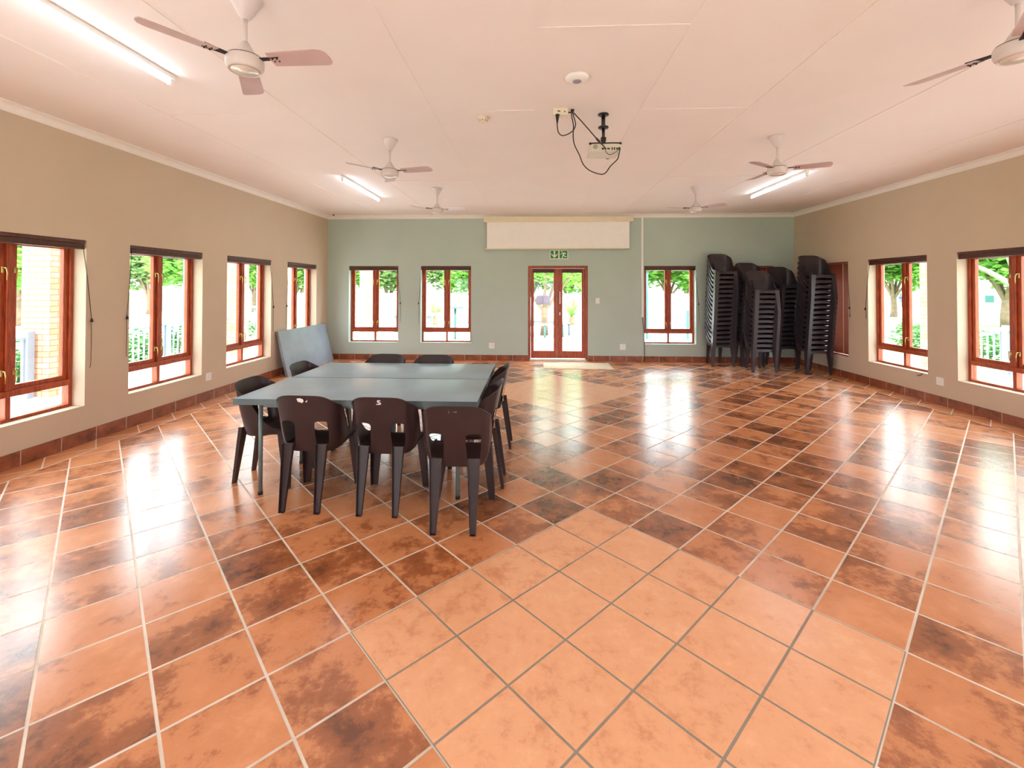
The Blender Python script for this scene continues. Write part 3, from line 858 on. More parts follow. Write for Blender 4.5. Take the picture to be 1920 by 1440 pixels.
# ------------------------------------------------------------------ fluorescent lights
def make_light():
    root = empty('ceiling_light', (0, 0, ZC), 0)
    b = MB(); b.box(-0.024, 0.024, -0.77, 0.77, -0.034, 0, bevel=0.004); b.build('batten', M['white'], root)
    t = MB(); t.tube([(0, -0.735, -0.060), (0, 0.735, -0.060)], 0.0135, 14); t.build('tube', M['tube'], root, label='lit white tube')
    for s in (-1, 1):
        e = MB(); e.box(-0.014, 0.014, s*0.75-0.014, s*0.75+0.014, -0.078, -0.032, bevel=0.003); e.build('end_cap', M['white'], root)
    return root
lt0 = make_light()
lights = [(-2.655, 2.435, 'long fluorescent tube light nearest, over the window wall side'), (-2.640, 6.92, 'fluorescent tube light on the window side near the far fans'),
          (3.630, 6.88, 'fluorescent tube light on the stack side by a fan'), (3.640, 2.40, 'added fluorescent tube light out of view beside the near right fan')]  # the last tube is unseen, added to even out the brightness
for i, (x, y, lab) in enumerate(lights):
    o = lt0 if i == 0 else copy_tree(lt0)
    o.location = (x, y, ZC)
    setp(o, lab, 'light', 'fluorescent tube lights')

# ------------------------------------------------------------------ things on the ceiling
ap = empty('ceiling_access_point', (0.330, 3.335, ZC), 0, label='round white wireless disc on the ceiling', cat='access point')
m = MB(); m.lathe([(0, 0), (0.083, 0), (0.088, -0.008), (0.084, -0.020), (0.060, -0.032), (0.030, -0.036), (0, -0.036)], n=36); m.build('housing', M['white'], ap)
m = MB(); m.lathe([(0, -0.034), (0.030, -0.0358), (0.032, -0.037), (0.028, -0.041), (0, -0.042)], n=24); m.build('cap', M['lilac'], ap)
sd = empty('smoke_detector', (-0.448, 4.105, ZC), 0, label='small round cream smoke detector on the ceiling', cat='smoke detector')
m = MB(); m.lathe([(0, 0), (0.050, 0), (0.052, -0.006), (0.050, -0.018), (0.042, -0.022), (0, -0.022)], n=28); m.build('base', M['cream'], sd)
m = MB(); m.lathe([(0, -0.020), (0.036, -0.021), (0.034, -0.040), (0.026, -0.046), (0, -0.046)], n=28); m.build('sensing_head', M['cream'], sd)
m = MB()
for a in range(0, 360, 45):
    q = (0.0335*math.cos(R(a)), 0.0335*math.sin(R(a))); m.box(q[0]-0.004, q[0]+0.004, q[1]-0.004, q[1]+0.004, -0.038, -0.030)
m.build('vent_slot', M['black'], sd)
cd = MB(); cd.lathe([(0, 0.0), (0.016, 0), (0.018, -0.012), (0.012, -0.026), (0, -0.028)], (0, 0, 0), 16)
cd.build('ceiling_sensor', M['black'], loc=(-4.24, 9.47, ZC), label='tiny black dome fitting in the ceiling corner', cat='sensor')

sk = empty('ceiling_socket', (0.247, 3.955, ZC), 0, label='cream double socket box on the ceiling beside the projector', cat='socket')
m = MB(); m.box(-0.064, 0.064, -0.05, 0.05, -0.062, 0, bevel=0.006); m.build('box', M['cream'], sk)
m = MB()
for x in (-0.03, 0.03):
    m.lathe([(0, -0.0615), (0.022, -0.062), (0.022, -0.066), (0, -0.066)], (x, 0, 0), 16)
m.build('outlet_face', M['screencase'], sk)
m = MB()
for x, z in ((-0.022, -0.030), (-0.010, -0.032), (0.034, -0.036)): m.box(x-0.006, x+0.006, -0.053, -0.049, z-0.004, z+0.004)
m.build('switch', M['black'], sk)
gl = MB(); gl.tube([(0.312, 3.955, 3.085), (0.345, 3.955, 3.085)], 0.006, 8)
gl.lathe([(0, 0.0), (0.016, 0), (0.016, -0.012), (0.010, -0.022), (0, -0.022)], (0.352, 3.955, ZC), 14)
gl.build('cable_gland', M['black'], label='black cable outlet between ceiling socket and projector', cat='cable gland')

pj = empty('projector', (0.652, 4.16, 2.80), 0, label='off-white projector hanging from the ceiling on a black pole', cat='projector')
m = MB()
m.hexa([(-0.140, -0.112, -0.035), (0.136, -0.112, -0.035), (0.136, 0.11, -0.035), (-0.140, 0.11, -0.035)],
       [(-0.132, -0.112, 0.037), (0.140, -0.112, 0.037), (0.140, 0.11, 0.037), (-0.132, 0.11, 0.037)])
bmesh.ops.bevel(m.bm, geom=m.bm.edges[:], offset=0.008, segments=3, affect='EDGES')
m.build('case', M['projector'], pj, smooth_angle=40)
m = MB(); m.tube([(0.06, 0.105, 0.0), (0.06, 0.135, 0.0)], 0.034, 20); m.build('lens', M['black'], pj)
m = MB(); m.tube([(-0.088, -0.1115, 0.010), (-0.088, -0.1155, 0.010)], 0.021, 20); m.build('speaker_grille', M['grille'], pj)
m = MB()
for x, w, h in ((-0.022, 0.018, 0.016), (0.002, 0.012, 0.014), (0.028, 0.022, 0.012), (0.060, 0.010, 0.022), (0.080, 0.010, 0.022), (0.102, 0.014, 0.012), (0.120, 0.016, 0.016)):
    m.box(x-w/2, x+w/2, -0.1150, -0.1115, -0.012-h/2+0.004, -0.012+h/2+0.004)
m.build('port', M['black'], pj)
m = MB(); m.lathe([(0, 0.31), (0.047, 0.31), (0.049, 0.304), (0.047, 0.299), (0, 0.299)], (-0.014, -0.09, 0), 24)
m.tube([(-0.014, -0.09, 0.30), (-0.014, -0.09, 0.185)], 0.0175, 14)
m.lathe([(0, 0.196), (0.045, 0.195), (0.047, 0.188), (0.045, 0.182), (0, 0.181)], (-0.014, -0.09, 0), 24)
m.tube([(-0.014, -0.09, 0.19), (-0.014, -0.09, 0.075)], 0.0135, 14)
m.build('ceiling_pole', M['black'], pj)
m = MB()
m.tube([(-0.036, -0.09, 0.082), (0.008, -0.09, 0.082)], 0.021, 16)
m.box(-0.032, 0.004, -0.105, -0.075, 0.045, 0.09, bevel=0.004)
for x, y in ((-0.132, -0.105), (0.135, -0.105), (-0.10, 0.09), (0.11, 0.09)):
    m.tube([(-0.014, -0.09, 0.048), ((x-0.014)/2, (y-0.09)/2, 0.048), (x, y, 0.043)], 0.006, 8)
    m.lathe([(0, 0.033), (0.012, 0.033), (0.012, 0.048), (0, 0.05)], (x, y, 0), 10)
m.build('bracket', M['black'], pj)

def cable(name, pts, r, label, plug=None):
    mb = MB(); mb.tube(smooth_path(pts, 6), r, 8)
    if plug: mb.tube(plug[0], plug[1], 10)
    return mb.build(name, M['cable'], label=label, cat='cable')
cable('power_cable', [(0.217, 3.90, 3.000), (0.216, 3.90, 2.954), (0.226, 3.90, 2.896), (0.257, 3.90, 2.865), (0.309, 3.90, 2.877), (0.355, 3.90, 2.911), (0.375, 3.91, 2.963), (0.364, 3.935, 3.03), (0.352, 3.95, 3.088)], 0.0048,
      'short black cable looping from socket plug to the cable outlet', ([(0.219, 3.905, 3.045), (0.218, 3.902, 3.030), (0.217, 3.90, 2.995), (0.216, 3.90, 2.975)], [0.021, 0.017, 0.010, 0.007]))
cable('signal_cable', [(0.362, 3.962, 3.086), (0.458, 3.99, 2.992), (0.563, 4.00, 2.873), (0.604, 4.01, 2.831), (0.639, 4.02, 2.800), (0.646, 4.038, 2.789)], 0.0052,
      'straight black cable running diagonally down to the projector', ([(0.560, 4.0, 2.876), (0.572, 4.0, 2.862), (0.592, 4.005, 2.843), (0.600, 4.008, 2.835)], [0.006, 0.010, 0.010, 0.006]))
cable('hanging_cable', [(0.344, 3.944, 3.086), (0.346, 3.945, 3.04), (0.360, 3.95, 2.97), (0.358, 3.95, 2.865), (0.371, 3.95, 2.794), (0.411, 3.95, 2.712), (0.440, 3.95, 2.636), (0.486, 3.95, 2.583), (0.544, 3.95, 2.553), (0.604, 3.95, 2.538), (0.642, 3.95, 2.555), (0.682, 3.95, 2.61), (0.740, 3.96, 2.668), (0.757, 3.98, 2.708), (0.770, 4.01, 2.760), (0.775, 4.026, 2.785)], 0.0048,
      'longest black cable hanging in a deep loop under the projector', ([(0.769, 4.005, 2.77), (0.775, 4.034, 2.793)], [0.008, 0.009]))
cable('thin_cable', [(0.650, 4.040, 2.782), (0.652, 4.005, 2.748), (0.679, 4.0, 2.724), (0.714, 4.0, 2.735), (0.752, 4.015, 2.764), (0.756, 4.043, 2.782)], 0.0028,
      'thin short cable looping across the projector ports')

# ------------------------------------------------------------------ things on the walls
ps = empty('projection_screen', (0.545, YB, 2.37), 0, label='pull-down projection screen lowered above the door', cat='projector screen')
m = MB(); m.box(-1.567, 1.567, -0.105, -0.012, 0.572, 0.685, bevel=0.012); m.build('case', M['screencase'], ps)
for s in (-1, 1):
    m = MB(); m.box(s*1.5675-0.006, s*1.5675+0.006, -0.108, -0.010, 0.568, 0.688, bevel=0.004); m.build('end_cap', M['cream'], ps)
m = MB(); m.box(-1.505, 1.495, -0.064, -0.058, 0.012, 0.575); m.build('screen_cloth', M['screen'], ps)
m = MB(); m.tube([(-1.545, -0.061, 0.006), (1.520, -0.061, 0.006)], 0.013, 10); m.build('bottom_bar', M['screencase'], ps)
m = MB(); m.box(-0.03, 0.03, -0.066, -0.056, -0.020, -0.005, bevel=0.002); m.build('pull_tab', M['cream'], ps)
for s in (-1, 1):
    m = MB(); m.box(s*1.3-0.03, s*1.3+0.03, -0.014, -0.002, 0.59, 0.66); m.build('wall_bracket', M['screencase'], ps)

es = empty('exit_sign', (0.571, YB, 2.256), 0, label='green exit sign with down arrow and running figure above the door', cat='sign')
m = MB(); m.box(-0.193, 0.193, -0.010, 0.0, -0.098, 0.098, bevel=0.002); m.build('sign_plate', M['signwhite'], es)
m = MB()
for a, b in ((-0.176, -0.016), (0.016, 0.176)): m.box(a, b, -0.0115, -0.009, -0.080, 0.080)
m.build('green_panel', M['green'], es)
m = MB(); A = -0.096; yy0, yy1 = -0.0130, -0.0110
m.prism([(A-0.018, 0.080), (A+0.018, 0.080), (A+0.018, -0.010), (A-0.018, -0.010)], 'y', yy0, yy1)
m.prism([(A-0.068, 0.030), (A, -0.044), (A, -0.072), (A-0.060, -0.012)], 'y', yy0, yy1)
m.prism([(A+0.068, 0.030), (A+0.060, -0.012), (A, -0.072), (A, -0.044)], 'y', yy0, yy1)
m.prism([(A-0.020, -0.010), (A+0.020, -0.010), (A+0.022, -0.030), (A, -0.056), (A-0.022, -0.030)], 'y', yy0-0.0004, yy1)
m.build('arrow', M['signwhite'], es)
m = MB(); F = 0.096
def limb(pts, w):
    for (ax, az), (bx, bz) in zip(pts, pts[1:]):
        d = Vector((bx-ax, bz-az)); n = Vector((-d.y, d.x)).normalized()*w/2
        m.prism([(F+ax+n.x, az+n.y), (F+bx+n.x, bz+n.y), (F+bx-n.x, bz-n.y), (F+ax-n.x, az-n.y)], 'y', yy0, yy1)
m.prism([(F-0.034+0.016*math.cos(2*PI*k/12), 0.060+0.016*math.sin(2*PI*k/12)) for k in range(12)], 'y', yy0, yy1)
m.prism([(F-0.022, 0.034), (F+0.022, 0.048), (F+0.024, 0.020), (F+0.006, -0.018), (F-0.022, -0.020), (F-0.012, 0.008)], 'y', yy0-0.0004, yy1)
limb([(-0.010, 0.034), (-0.036, 0.014), (-0.062, 0.012)], 0.017)
limb([(0.014, 0.046), (0.040, 0.030), (0.044, 0.004)], 0.017)
limb([(-0.012, -0.012), (-0.022, -0.044), (-0.024, -0.078)], 0.020)
limb([(0.004, -0.012), (0.022, -0.040), (0.064, -0.040)], 0.019)
m.build('running_figure', M['signwhite'], es)

def wall_plate(name, side, t, z, w, h, label, cat, sockets=True):
    loc, rz = WALLS[side](t)
    root = empty(name, (loc[0], loc[1], z), rz, label=label, cat=cat)
    m = MB(); m.box(-w/2, w/2, -0.012, 0, -h/2, h/2, bevel=0.003); m.build('face_plate', M['white'], root)
    m = MB()
    if sockets:
        for x, zz in ((-0.013, -0.012), (0.013, -0.012), (0, 0.014)): m.lathe([(0, -0.0005), (0.0042, -0.0005), (0.0042, 0.0008), (0, 0.0008)], (0, 0, 0), 10) if False else m.tube([(x, -0.0115, zz), (x, -0.0128, zz)], 0.0042, 10)
        m.build('socket_hole', M['grille'], root)
        m = MB(); m.box(0.020, 0.034, -0.0155, -0.0115, 0.016, 0.034, bevel=0.001); m.build('switch', M['cream'], root)
    else:
        m.box(-w/4, w/4, -0.0155, -0.0115, -h/3.2, h/3.2, bevel=0.002); m.build('rocker', M['white'], root)
    return root
wall_plate('wall_socket', 'left', 6.026, 0.325, 0.105, 0.105, 'square white socket low on the tan wall between window and table', 'socket')
wall_plate('wall_socket', 'right', 6.282, 0.314, 0.105, 0.105, 'square white socket low on the tan wall under two windows', 'socket')
wall_plate('wall_socket', 'back', -0.856, 0.316, 0.120, 0.120, 'square white socket on the sage wall, window side of door', 'socket')
wall_plate('wall_socket', 'back', 1.909, 0.309, 0.120, 0.120, 'square white socket on the sage wall, trunking side of door', 'socket')
wall_plate('light_switch', 'back', 1.386, 1.278, 0.082, 0.120, 'white light switch on the sage wall beside the door', 'switch', False)

m = MB(); m.box(-0.021, 0.021, -0.024, 0, -1.06, 1.06, bevel=0.003)
m.build('cable_trunking', M['white'], loc=(2.318, YB, 0.935+1.06), label='vertical white cable trunking on the sage wall', cat='trunking')
cable('wall_cable', [(2.325, YB-0.010, 0.95), (2.334, YB-0.010, 0.80), (2.352, YB-0.010, 0.60), (2.357, YB-0.010, 0.38), (2.362, YB-0.012, 0.22), (2.366, YB-0.022, 0.12), (2.364, YB-0.022, 0.006)], 0.006, 'black cable hanging from the white trunking down to the floor')
cable('stub_cable', [(XR-0.001, 6.56, 0.365), (XR-0.012, 6.57, 0.345), (XR-0.018, 6.60, 0.33), (XR-0.016, 6.63, 0.325)], 0.005, 'short dark cable stub under the lawn window')

m = MB(); m.hexa([(0.228, 9.36, 0.001), (0.228, 8.665, 0.001), (1.557, 8.665, 0.001), (1.565, 9.36, 0.001)][::-1], [(0.230, 9.358, 0.011), (0.230, 8.667, 0.011), (1.555, 8.667, 0.011), (1.563, 9.358, 0.011)][::-1])
m.build('door_mat', M['mat'], label='beige rectangular mat on the tiles before the glass door', cat='mat')

# ------------------------------------------------------------------ outside
m = MB(); ex, ey = 0.55, 0.55
m.box(XL-WT-ex, XR+WT+ex, YR-WT-ey, YB+WT+ey, ZC+0.10, ZC+0.24)
m.build('roof', M['roof'], label='flat roof over the hall', cat='roof', kind='structure')

def ground_frame(name, mat, x0, x1, y0, y1, hx0, hx1, hy0, hy1, z, label, cat):
    m = MB()
    for a, b, c, d in ((x0, x1, y0, hy0), (x0, x1, hy1, y1), (x0, hx0, hy0, hy1), (hx1, x1, hy0, hy1)):
        m.box(a, b, c, d, z-0.2, z)
    return m.build(name, mat, label=label, cat=cat, kind='structure')
ground_frame('paving', M['paving'], -8.3, 9.3, -8, 20.8, XL-WT, XR+WT, YR-WT, YB+WT, GZ, 'pale paving around the hall', 'paving')
ground_frame('lawn', M['lawn'], -120, 120, -30, 160, -8.3, 9.3, -8, 20.8, GZ-0.01, 'pale dry lawn beyond the paving', 'lawn')
m = MB(); m.box(-120, -9.6, 24, 29, GZ-0.02, GZ+0.002); m.box(10.5, 120, 26, 40, GZ-0.02, GZ+0.002); m.box(-30, -12, 14, 24, GZ-0.02, GZ+0.002)
m.build('path', M['paving'], label='pale sandy path crossing the lawn', cat='path', kind='structure')

# brick columns of the veranda
def column(x, y, label, w=0.45):
    root = empty('brick_column', (x, y, GZ), 0, label=label, cat='column', group='brick veranda columns', kind='thing')
    m = MB(); m.box(-w/2, w/2, -w/2, w/2, 0, 3.0); m.build('shaft', M['colbrick'], root)
    m = MB(); m.box(-w/2-0.03, w/2+0.03, -w/2-0.03, w/2+0.03, 3.0, 3.1, bevel=0.01); m.build('capping', M['concrete'], root)
column(-7.36, 6.62, 'orange brick column seen through the window at the left picture edge')
column(-7.36, 10.88, 'orange brick column at the edge of the third tan wall window')
column(-7.36, 12.95, 'orange brick column seen through the window above the leaning tabletop')
column(-5.30, 14.50, 'pale brick column seen through the sage wall window near the corner')
column(8.36, 9.64, 'orange brick column seen through the right wall window onto lawn')

def railing(x, y0, y1, posts, label):
    root = empty('veranda_railing', (x, y0, GZ), 0, label=label, cat='railing', group='veranda railings')
    L = y1-y0
    m = MB(); m.box(-0.025, 0.025, 0, L, 0.86, 0.90, bevel=0.004); m.build('top_rail', M['railing'], root)
    m = MB(); m.box(-0.018, 0.018, 0, L, 0.13, 0.165, bevel=0.004); m.build('bottom_rail', M['railing'], root)
    for p in posts:
        m = MB(); m.box(-0.05, 0.05, p-y0-0.05, p-y0+0.05, 0.0, 0.98, bevel=0.006); m.build('post', M['railing'], root)
    n = int(L/0.115)
    for k in range(1, n):
        yy = L*k/n
        m = MB(); m.box(-0.011, 0.011, yy-0.011, yy+0.011, 0.15, 0.88); m.build('bar', M['railing'], root)
railing(-7.36, 6.87, 10.63, [7.4, 8.82, 10.2], 'pale grey railing between two brick columns, window side')
railing(-7.36, 2.60, 6.36, [4.4, 6.30], 'pale grey railing ending at the brick column by the left picture edge')
railing(8.36, 5.20, 9.39, [8.35, 6.4], 'pale grey railing seen through the window at the right picture edge')

# foliage made of small leaves
def leaf_cloud(name, mat, parent, blobs, n, size, seed):
    rnd = random.Random(seed)
    vs, fs = [], []
    vol = [b[3]*b[4]*b[5] for b in blobs]; tot = sum(vol)
    for b, w in zip(blobs, vol):
        for _ in range(int(n*w/tot)):
            while True:
                p = Vector((rnd.uniform(-1,1), rnd.uniform(-1,1), rnd.uniform(-1,1)))
                if 0.30 < p.length < 1.0: break
            c = Vector((b[0]+p.x*b[3], b[1]+p.y*b[4], b[2]+p.z*b[5]))
            q = Matrix.Rotation(rnd.uniform(0, 6.28), 3, 'Z') @ Matrix.Rotation(rnd.uniform(-1.2, 1.2), 3, 'X')
            s = size*rnd.uniform(0.6, 1.3); i = len(vs)
            for a, bb, dz in ((-0.5, 0, 0), (0, -0.28, 0.04), (0.5, 0, 0), (0, 0.28, 0.04)):
                vs.append(c + q @ Vector((a*s, bb*s, dz*s)))
            fs.append((i, i+1, i+2, i+3))
    me = bpy.data.meshes.new(name); me.from_pydata(vs, [], fs); me.update(); me.materials.append(mat)
    o = bpy.data.objects.new(name, me); COL.objects.link(o); o.parent = parent
    return o
def hedge(x, y0, y1, label, h=0.72, w=0.5):
    root = empty('hedge', (x, y0, GZ), 0, label=label, cat='hedge')
    blobs = [(0, k*0.5+0.25, h*0.5, w*0.62, 0.42, h*0.56) for k in range(int((y1-y0)/0.5))]
    leaf_cloud('foliage', M['hedge'], root, blobs, 260*len(blobs), 0.11, 3)
    m = MB()
    for k in range(int((y1-y0)/0.5)): m.tube([(0, k*0.5+0.25, 0), (0.02, k*0.5+0.26, h*0.5)], 0.02, 6)
    m.build('stem', M['bark'], root)
hedge(-8.75, 5.6, 14.0, 'clipped green hedge behind the railing outside the tan wall')
hedge(9.75, 6.0, 12.5, 'clipped green hedge behind the railing at the right picture edge')

def make_tree(name, seed, leafm, barkm, crown_r=1.8, z0=1.2, z1=4.0, trunk=0.13, n=5200, size=0.30):
    rnd = random.Random(seed)
    root = empty(name, (0, 0, GZ), 0)
    zf = z0*0.75
    m = MB(); m.tube([(0, 0, 0), (0.03, 0.02, zf*0.5), (0, 0, zf+0.1)], [trunk*1.25, trunk, trunk*0.9], 10)
    blobs = []
    for k in range(7):
        a = k*PI*2/7 + rnd.uniform(-0.3, 0.3); rr = crown_r*rnd.uniform(0.45, 0.7); zz = z0 + (z1-z0)*rnd.uniform(0.25, 0.75)
        tip = (rr*math.cos(a), rr*math.sin(a), zz)
        m.tube(smooth_path([(0, 0, zf), (tip[0]*0.35, tip[1]*0.35, zf+(zz-zf)*0.45), tip], 4), [trunk*0.6*(1-0.07*i) for i in range(9)], 7)
        blobs.append((tip[0], tip[1], max(z0+0.75, zz), crown_r*0.55, crown_r*0.55, 0.30*(z1-z0)))
    blobs.append((0, 0, z0+(z1-z0)*0.6, crown_r*0.7, crown_r*0.7, (z1-z0)*0.42))
    m.build('trunk', barkm, root)
    leaf_cloud('crown', leafm, root, blobs, n, size, seed)
    return root
tA = make_tree('garden_tree', 11, M['leaf'], M['bark'])
tB = make_tree('garden_tree', 23, M['leafdark'], M['bark'], 1.9, 1.1, 4.2)
spots = [(-21.5, 18.0, 0, 1.15, 'first garden tree beyond the railing at the left picture edge'),
         (-23.0, 26.2, 1, 1.1, 'olive green garden tree in the first pane of the railing and hedge window'),
         (-16.6, 21.4, 0, 1.05, 'bright green garden tree in the second pane of the railing and hedge window'),
         (-18.4, 29.2, 0, 1.1, 'tall garden tree behind the third tan wall window'),
         (-13.4, 25.4, 0, 1.0, 'bright green tree above the leaning tabletop, through the window'),
         (-8.3, 25.8, 1, 1.0, 'olive tree beside the pale brick column, sage wall corner window'),
         (-3.2, 25.0, 0, 1.05, 'bright tree filling the window just before the door'),
         (2.1, 26.5, 0, 1.05, 'background tree behind the garden wall, through the door'),
         (7.5, 25.2, 0, 1.1, 'bright tree filling the window beside the trunking'),
         (13.0, 27.0, 1, 1.1, 'olive tree outside behind the chair stacks'),
         (-11.8, 31.2, 0, 1.15, 'far green tree left of the pale brick column, sage wall corner window'),
         (-5.8, 31.6, 1, 1.15, 'far olive tree at the first pane of the window before the door'),
         (0.0, 32.6, 1, 1.15, 'far olive tree behind the bench tree, through the door'),
         (5.4, 31.4, 0, 1.15, 'far green tree in the first pane of the window beside the trunking'),
         (10.9, 32.4, 1, 1.15, 'far olive tree in the second pane of the window beside the trunking'),
         (20.5, 26.6, 0, 1.15, 'green tree above the lawn in the right wall window'),
         (24.0, 33.4, 1, 1.2, 'far olive tree beyond the lawn in the right wall window'),
         (20.2, 20.2, 0, 1.15, 'green tree behind the forked tree, right picture edge')]
used = {0: False, 1: False}
for i, (x, y, k, s, lab) in enumerate(spots):
    src = (tA, tB)[k]
    o = copy_tree(src) if used[k] else src
    used[k] = True
    o.location = (x, y, GZ-0.01); o.rotation_euler = (0, 0, R(47*i)); o.scale = (s, s, s)
    setp(o, lab, 'tree', 'garden trees around the hall')

# tree inside the round bench, seen through the door
bt = empty('shade_tree', (0.42, 15.6, GZ), 0, label='pale trunked tree inside the ring bench outside the glass door', cat='tree')
m = MB(); m.tube([(0, 0, 0), (0.01, 0, 0.5), (0, 0, 0.95)], [0.15, 0.115, 0.12], 12)
for a, dx in ((0, -1.0), (1, 0.95), (2, 0.05), (3, 0.5)):
    m.tube(smooth_path([(0, 0, 0.85), (dx*0.35, 0.1*(a-1), 1.25), (dx*1.1, 0.3*(a-1.5), 2.3), (dx*1.5, 0.5*(a-1.5), 3.0)], 4), [0.075-0.004*i for i in range(13)], 8)
m.build('trunk', M['bark'], bt)
leaf_cloud('crown', M['leaf'], bt, [(-1.3, 0, 2.5, 1.1, 1.2, 0.8), (1.3, 0.2, 2.4, 1.2, 1.2, 0.8), (0, -0.6, 2.6, 1.2, 1.1, 0.8), (0.3, 0.8, 2.8, 1.5, 1.2, 0.8)], 3000, 0.20, 5)
rb = empty('ring_bench', (0.42, 15.6, GZ), 0, label='grey ring bench around the tree outside the glass door', cat='bench')
m = MB(); N = 8
for k in range(N):
    a0, a1 = 2*PI*k/N+0.01, 2*PI*(k+1)/N-0.01
    for r0, r1 in ((0.50, 0.62), (0.64, 0.76), (0.78, 0.90)):
        q = [(r0*math.cos(a0), r0*math.sin(a0)), (r1*math.cos(a0), r1*math.sin(a0)), (r1*math.cos(a1), r1*math.sin(a1)), (r0*math.cos(a1), r0*math.sin(a1))]
        m.hexa([(x, y, 0.40) for x, y in q], [(x, y, 0.44) for x, y in q])
m.build('seat', M['concrete'], rb)
for k in range(N):
    a = 2*PI*k/N
    m = MB()
    for r in (0.55, 0.85): m.tube([(r*math.cos(a), r*math.sin(a), 0), (r*math.cos(a), r*math.sin(a), 0.40)], 0.03, 8)
    m.tube([(0.55*math.cos(a), 0.55*math.sin(a), 0.37), (0.85*math.cos(a), 0.85*math.sin(a), 0.37)], 0.025, 8)
    m.build('leg', M['greensteel'], rb)

def cycad(x, y, label, s=1.0):
    root = empty('cycad', (x, y, GZ), 0, label=label, cat='cycad', group='cycads on the far paving')
    m = MB(); m.lathe([(0, 0), (0.14*s, 0), (0.15*s, 0.2*s), (0.10*s, 0.34*s), (0, 0.36*s)], n=14); m.build('stem', M['bark'], root)
    m = MB(); rnd = random.Random(int(x*10))
    for k in range(22):
        a = 2*PI*k/22*2.4; el = rnd.uniform(0.35, 1.25); L = rnd.uniform(0.65, 0.95)*s
        prev = None
        for j in range(7):
            t = j/6
            r = L*t*math.cos(el*(1-0.35*t)); z = 0.34*s + L*t*math.sin(el) - 0.30*s*t*t*(1.3-el)
            p = Vector((r*math.cos(a), r*math.sin(a), z)); w = 0.055*s*math.sin(PI*min(1, t*0.9+0.1))
            side = Vector((-math.sin(a), math.cos(a), 0))*w
            cur = (p-side+Vector((0,0,0.02)), p, p+side+Vector((0,0,0.02)))
            if prev:
                m.face([prev[0], prev[1], cur[1], cur[0]]); m.face([prev[1], prev[2], cur[2], cur[1]])
            prev = cur
    m.build('frond', M['leaf'], root)
cycad(1.75, 20.1, 'bright green cycad before the garden wall, through the door', 1.1)
cycad(-4.25, 19.6, 'bright green cycad seen through the window before the door', 1.0)

gw = empty('garden_wall', (0, 21.2, GZ), 0, label='white garden wall across the far side of the paving', cat='wall', kind='thing')
m = MB(); m.box(-13, 14, -0.1, 0.1, 0, 1.30); m.build('panel', M['whitewall'], gw)
m = MB(); m.box(-13.03, 14.03, -0.14, 0.14, 1.30, 1.37, bevel=0.01); m.build('coping', M['concrete'], gw)

# white cottage far off on the right
ct = empty('cottage', (29.5, 28.0, GZ), R(-38), label='white gabled cottage far off, right picture edge', cat='house')
m = MB(); m.prism([(-3.2, 0), (3.2, 0), (3.2, 2.3), (0, 3.7), (-3.2, 2.3)], 'y', -3.5, 3.5); m.build('wall', M['whitewall'], ct)
m = MB()
for s in (-1, 1): m.hexa([(s*3.5, -3.8, 2.18), (s*3.5, 3.8, 2.18), (0, 3.8, 3.72), (0, -3.8, 3.72)], [(s*3.5, -3.8, 2.28), (s*3.5, 3.8, 2.28), (0, 3.8, 3.84), (0, -3.8, 3.84)])
m.build('roof', M['whitewall'], ct)
m = MB(); m.box(-2.3, -1.95, -3.55, -3.48, 0.85, 1.25); m.build('window', M['greensteel'], ct)

# forked tree near the right railing
fk = empty('forked_tree', (15.6, 14.4, GZ), 0, label='silver barked forked tree leaning across the window, right picture edge', cat='tree')
m = MB()
m.tube(smooth_path([(0, 0, 0), (-0.05, 0, 0.7), (-0.35, 0.1, 1.3)], 5), [0.19, 0.185, 0.18, 0.17, 0.17, 0.165, 0.16, 0.155, 0.15, 0.15, 0.145], 12)
for pts in ([(-0.3, 0.1, 1.2), (-0.75, 0.3, 1.75), (-1.5, 0.5, 2.3), (-2.4, 0.8, 2.7)], [(-0.3, 0.1, 1.2), (-0.6, 0.2, 1.9), (-0.95, 0.2, 2.8), (-1.2, 0.1, 4.0)], [(-0.3, 0.1, 1.2), (-0.35, 0.0, 2.2), (-0.25, -0.2, 3.2), (0.2, -0.3, 4.2)]):
    m.tube(smooth_path(pts, 4), [0.115-0.006*i for i in range(13)], 9)
m.build('trunk', M['bark2'], fk)
leaf_cloud('crown', M['leaf'], fk, [(-2.4, 0.8, 3.3, 1.5, 1.5, 0.7), (-1.2, 0, 4.4, 1.7, 1.5, 1.0), (0.6, 0, 4.4, 1.7, 1.6, 1.1)], 3000, 0.22, 9)

# garden furniture and posts far outside
def stone_table(x, y, rz, label):
    root = empty('outdoor_table', (x, y, GZ), R(rz), label=label, cat='outdoor table', group='concrete tables on the paving')
    m = MB(); m.box(-0.75, 0.75, -0.35, 0.35, 0.72, 0.80, bevel=0.01); m.build('top', M['concrete'], root)
    for s in (-1, 1):
        m = MB(); m.box(s*0.5-0.08, s*0.5+0.08, -0.25, 0.25, 0, 0.72, bevel=0.01); m.build('leg', M['concrete'], root)
stone_table(-3.85, 14.6, 0, 'grey concrete table beside the pale brick column outside')
stone_table(-12.2, 19.6, 20, 'grey concrete table outside the third tan wall window')
bn = empty('rubbish_bin', (-11.0, 17.9, GZ), 0, label='grey rubbish bin outside the third tan wall window', cat='bin')
m = MB(); m.lathe([(0, 0), (0.20, 0), (0.25, 0.72), (0.24, 0.72), (0.20, 0.05), (0, 0.05)], n=20); m.build('body', M['concrete'], bn)
m = MB(); m.lathe([(0.262, 0.70), (0.262, 0.75), (0.235, 0.75), (0.235, 0.70)], n=20); m.build('rim', M['greensteel'], bn)
tp = empty('bar_table', (-2.42, 14.2, GZ), 0, label='green post table outside the window before the door', cat='outdoor table')
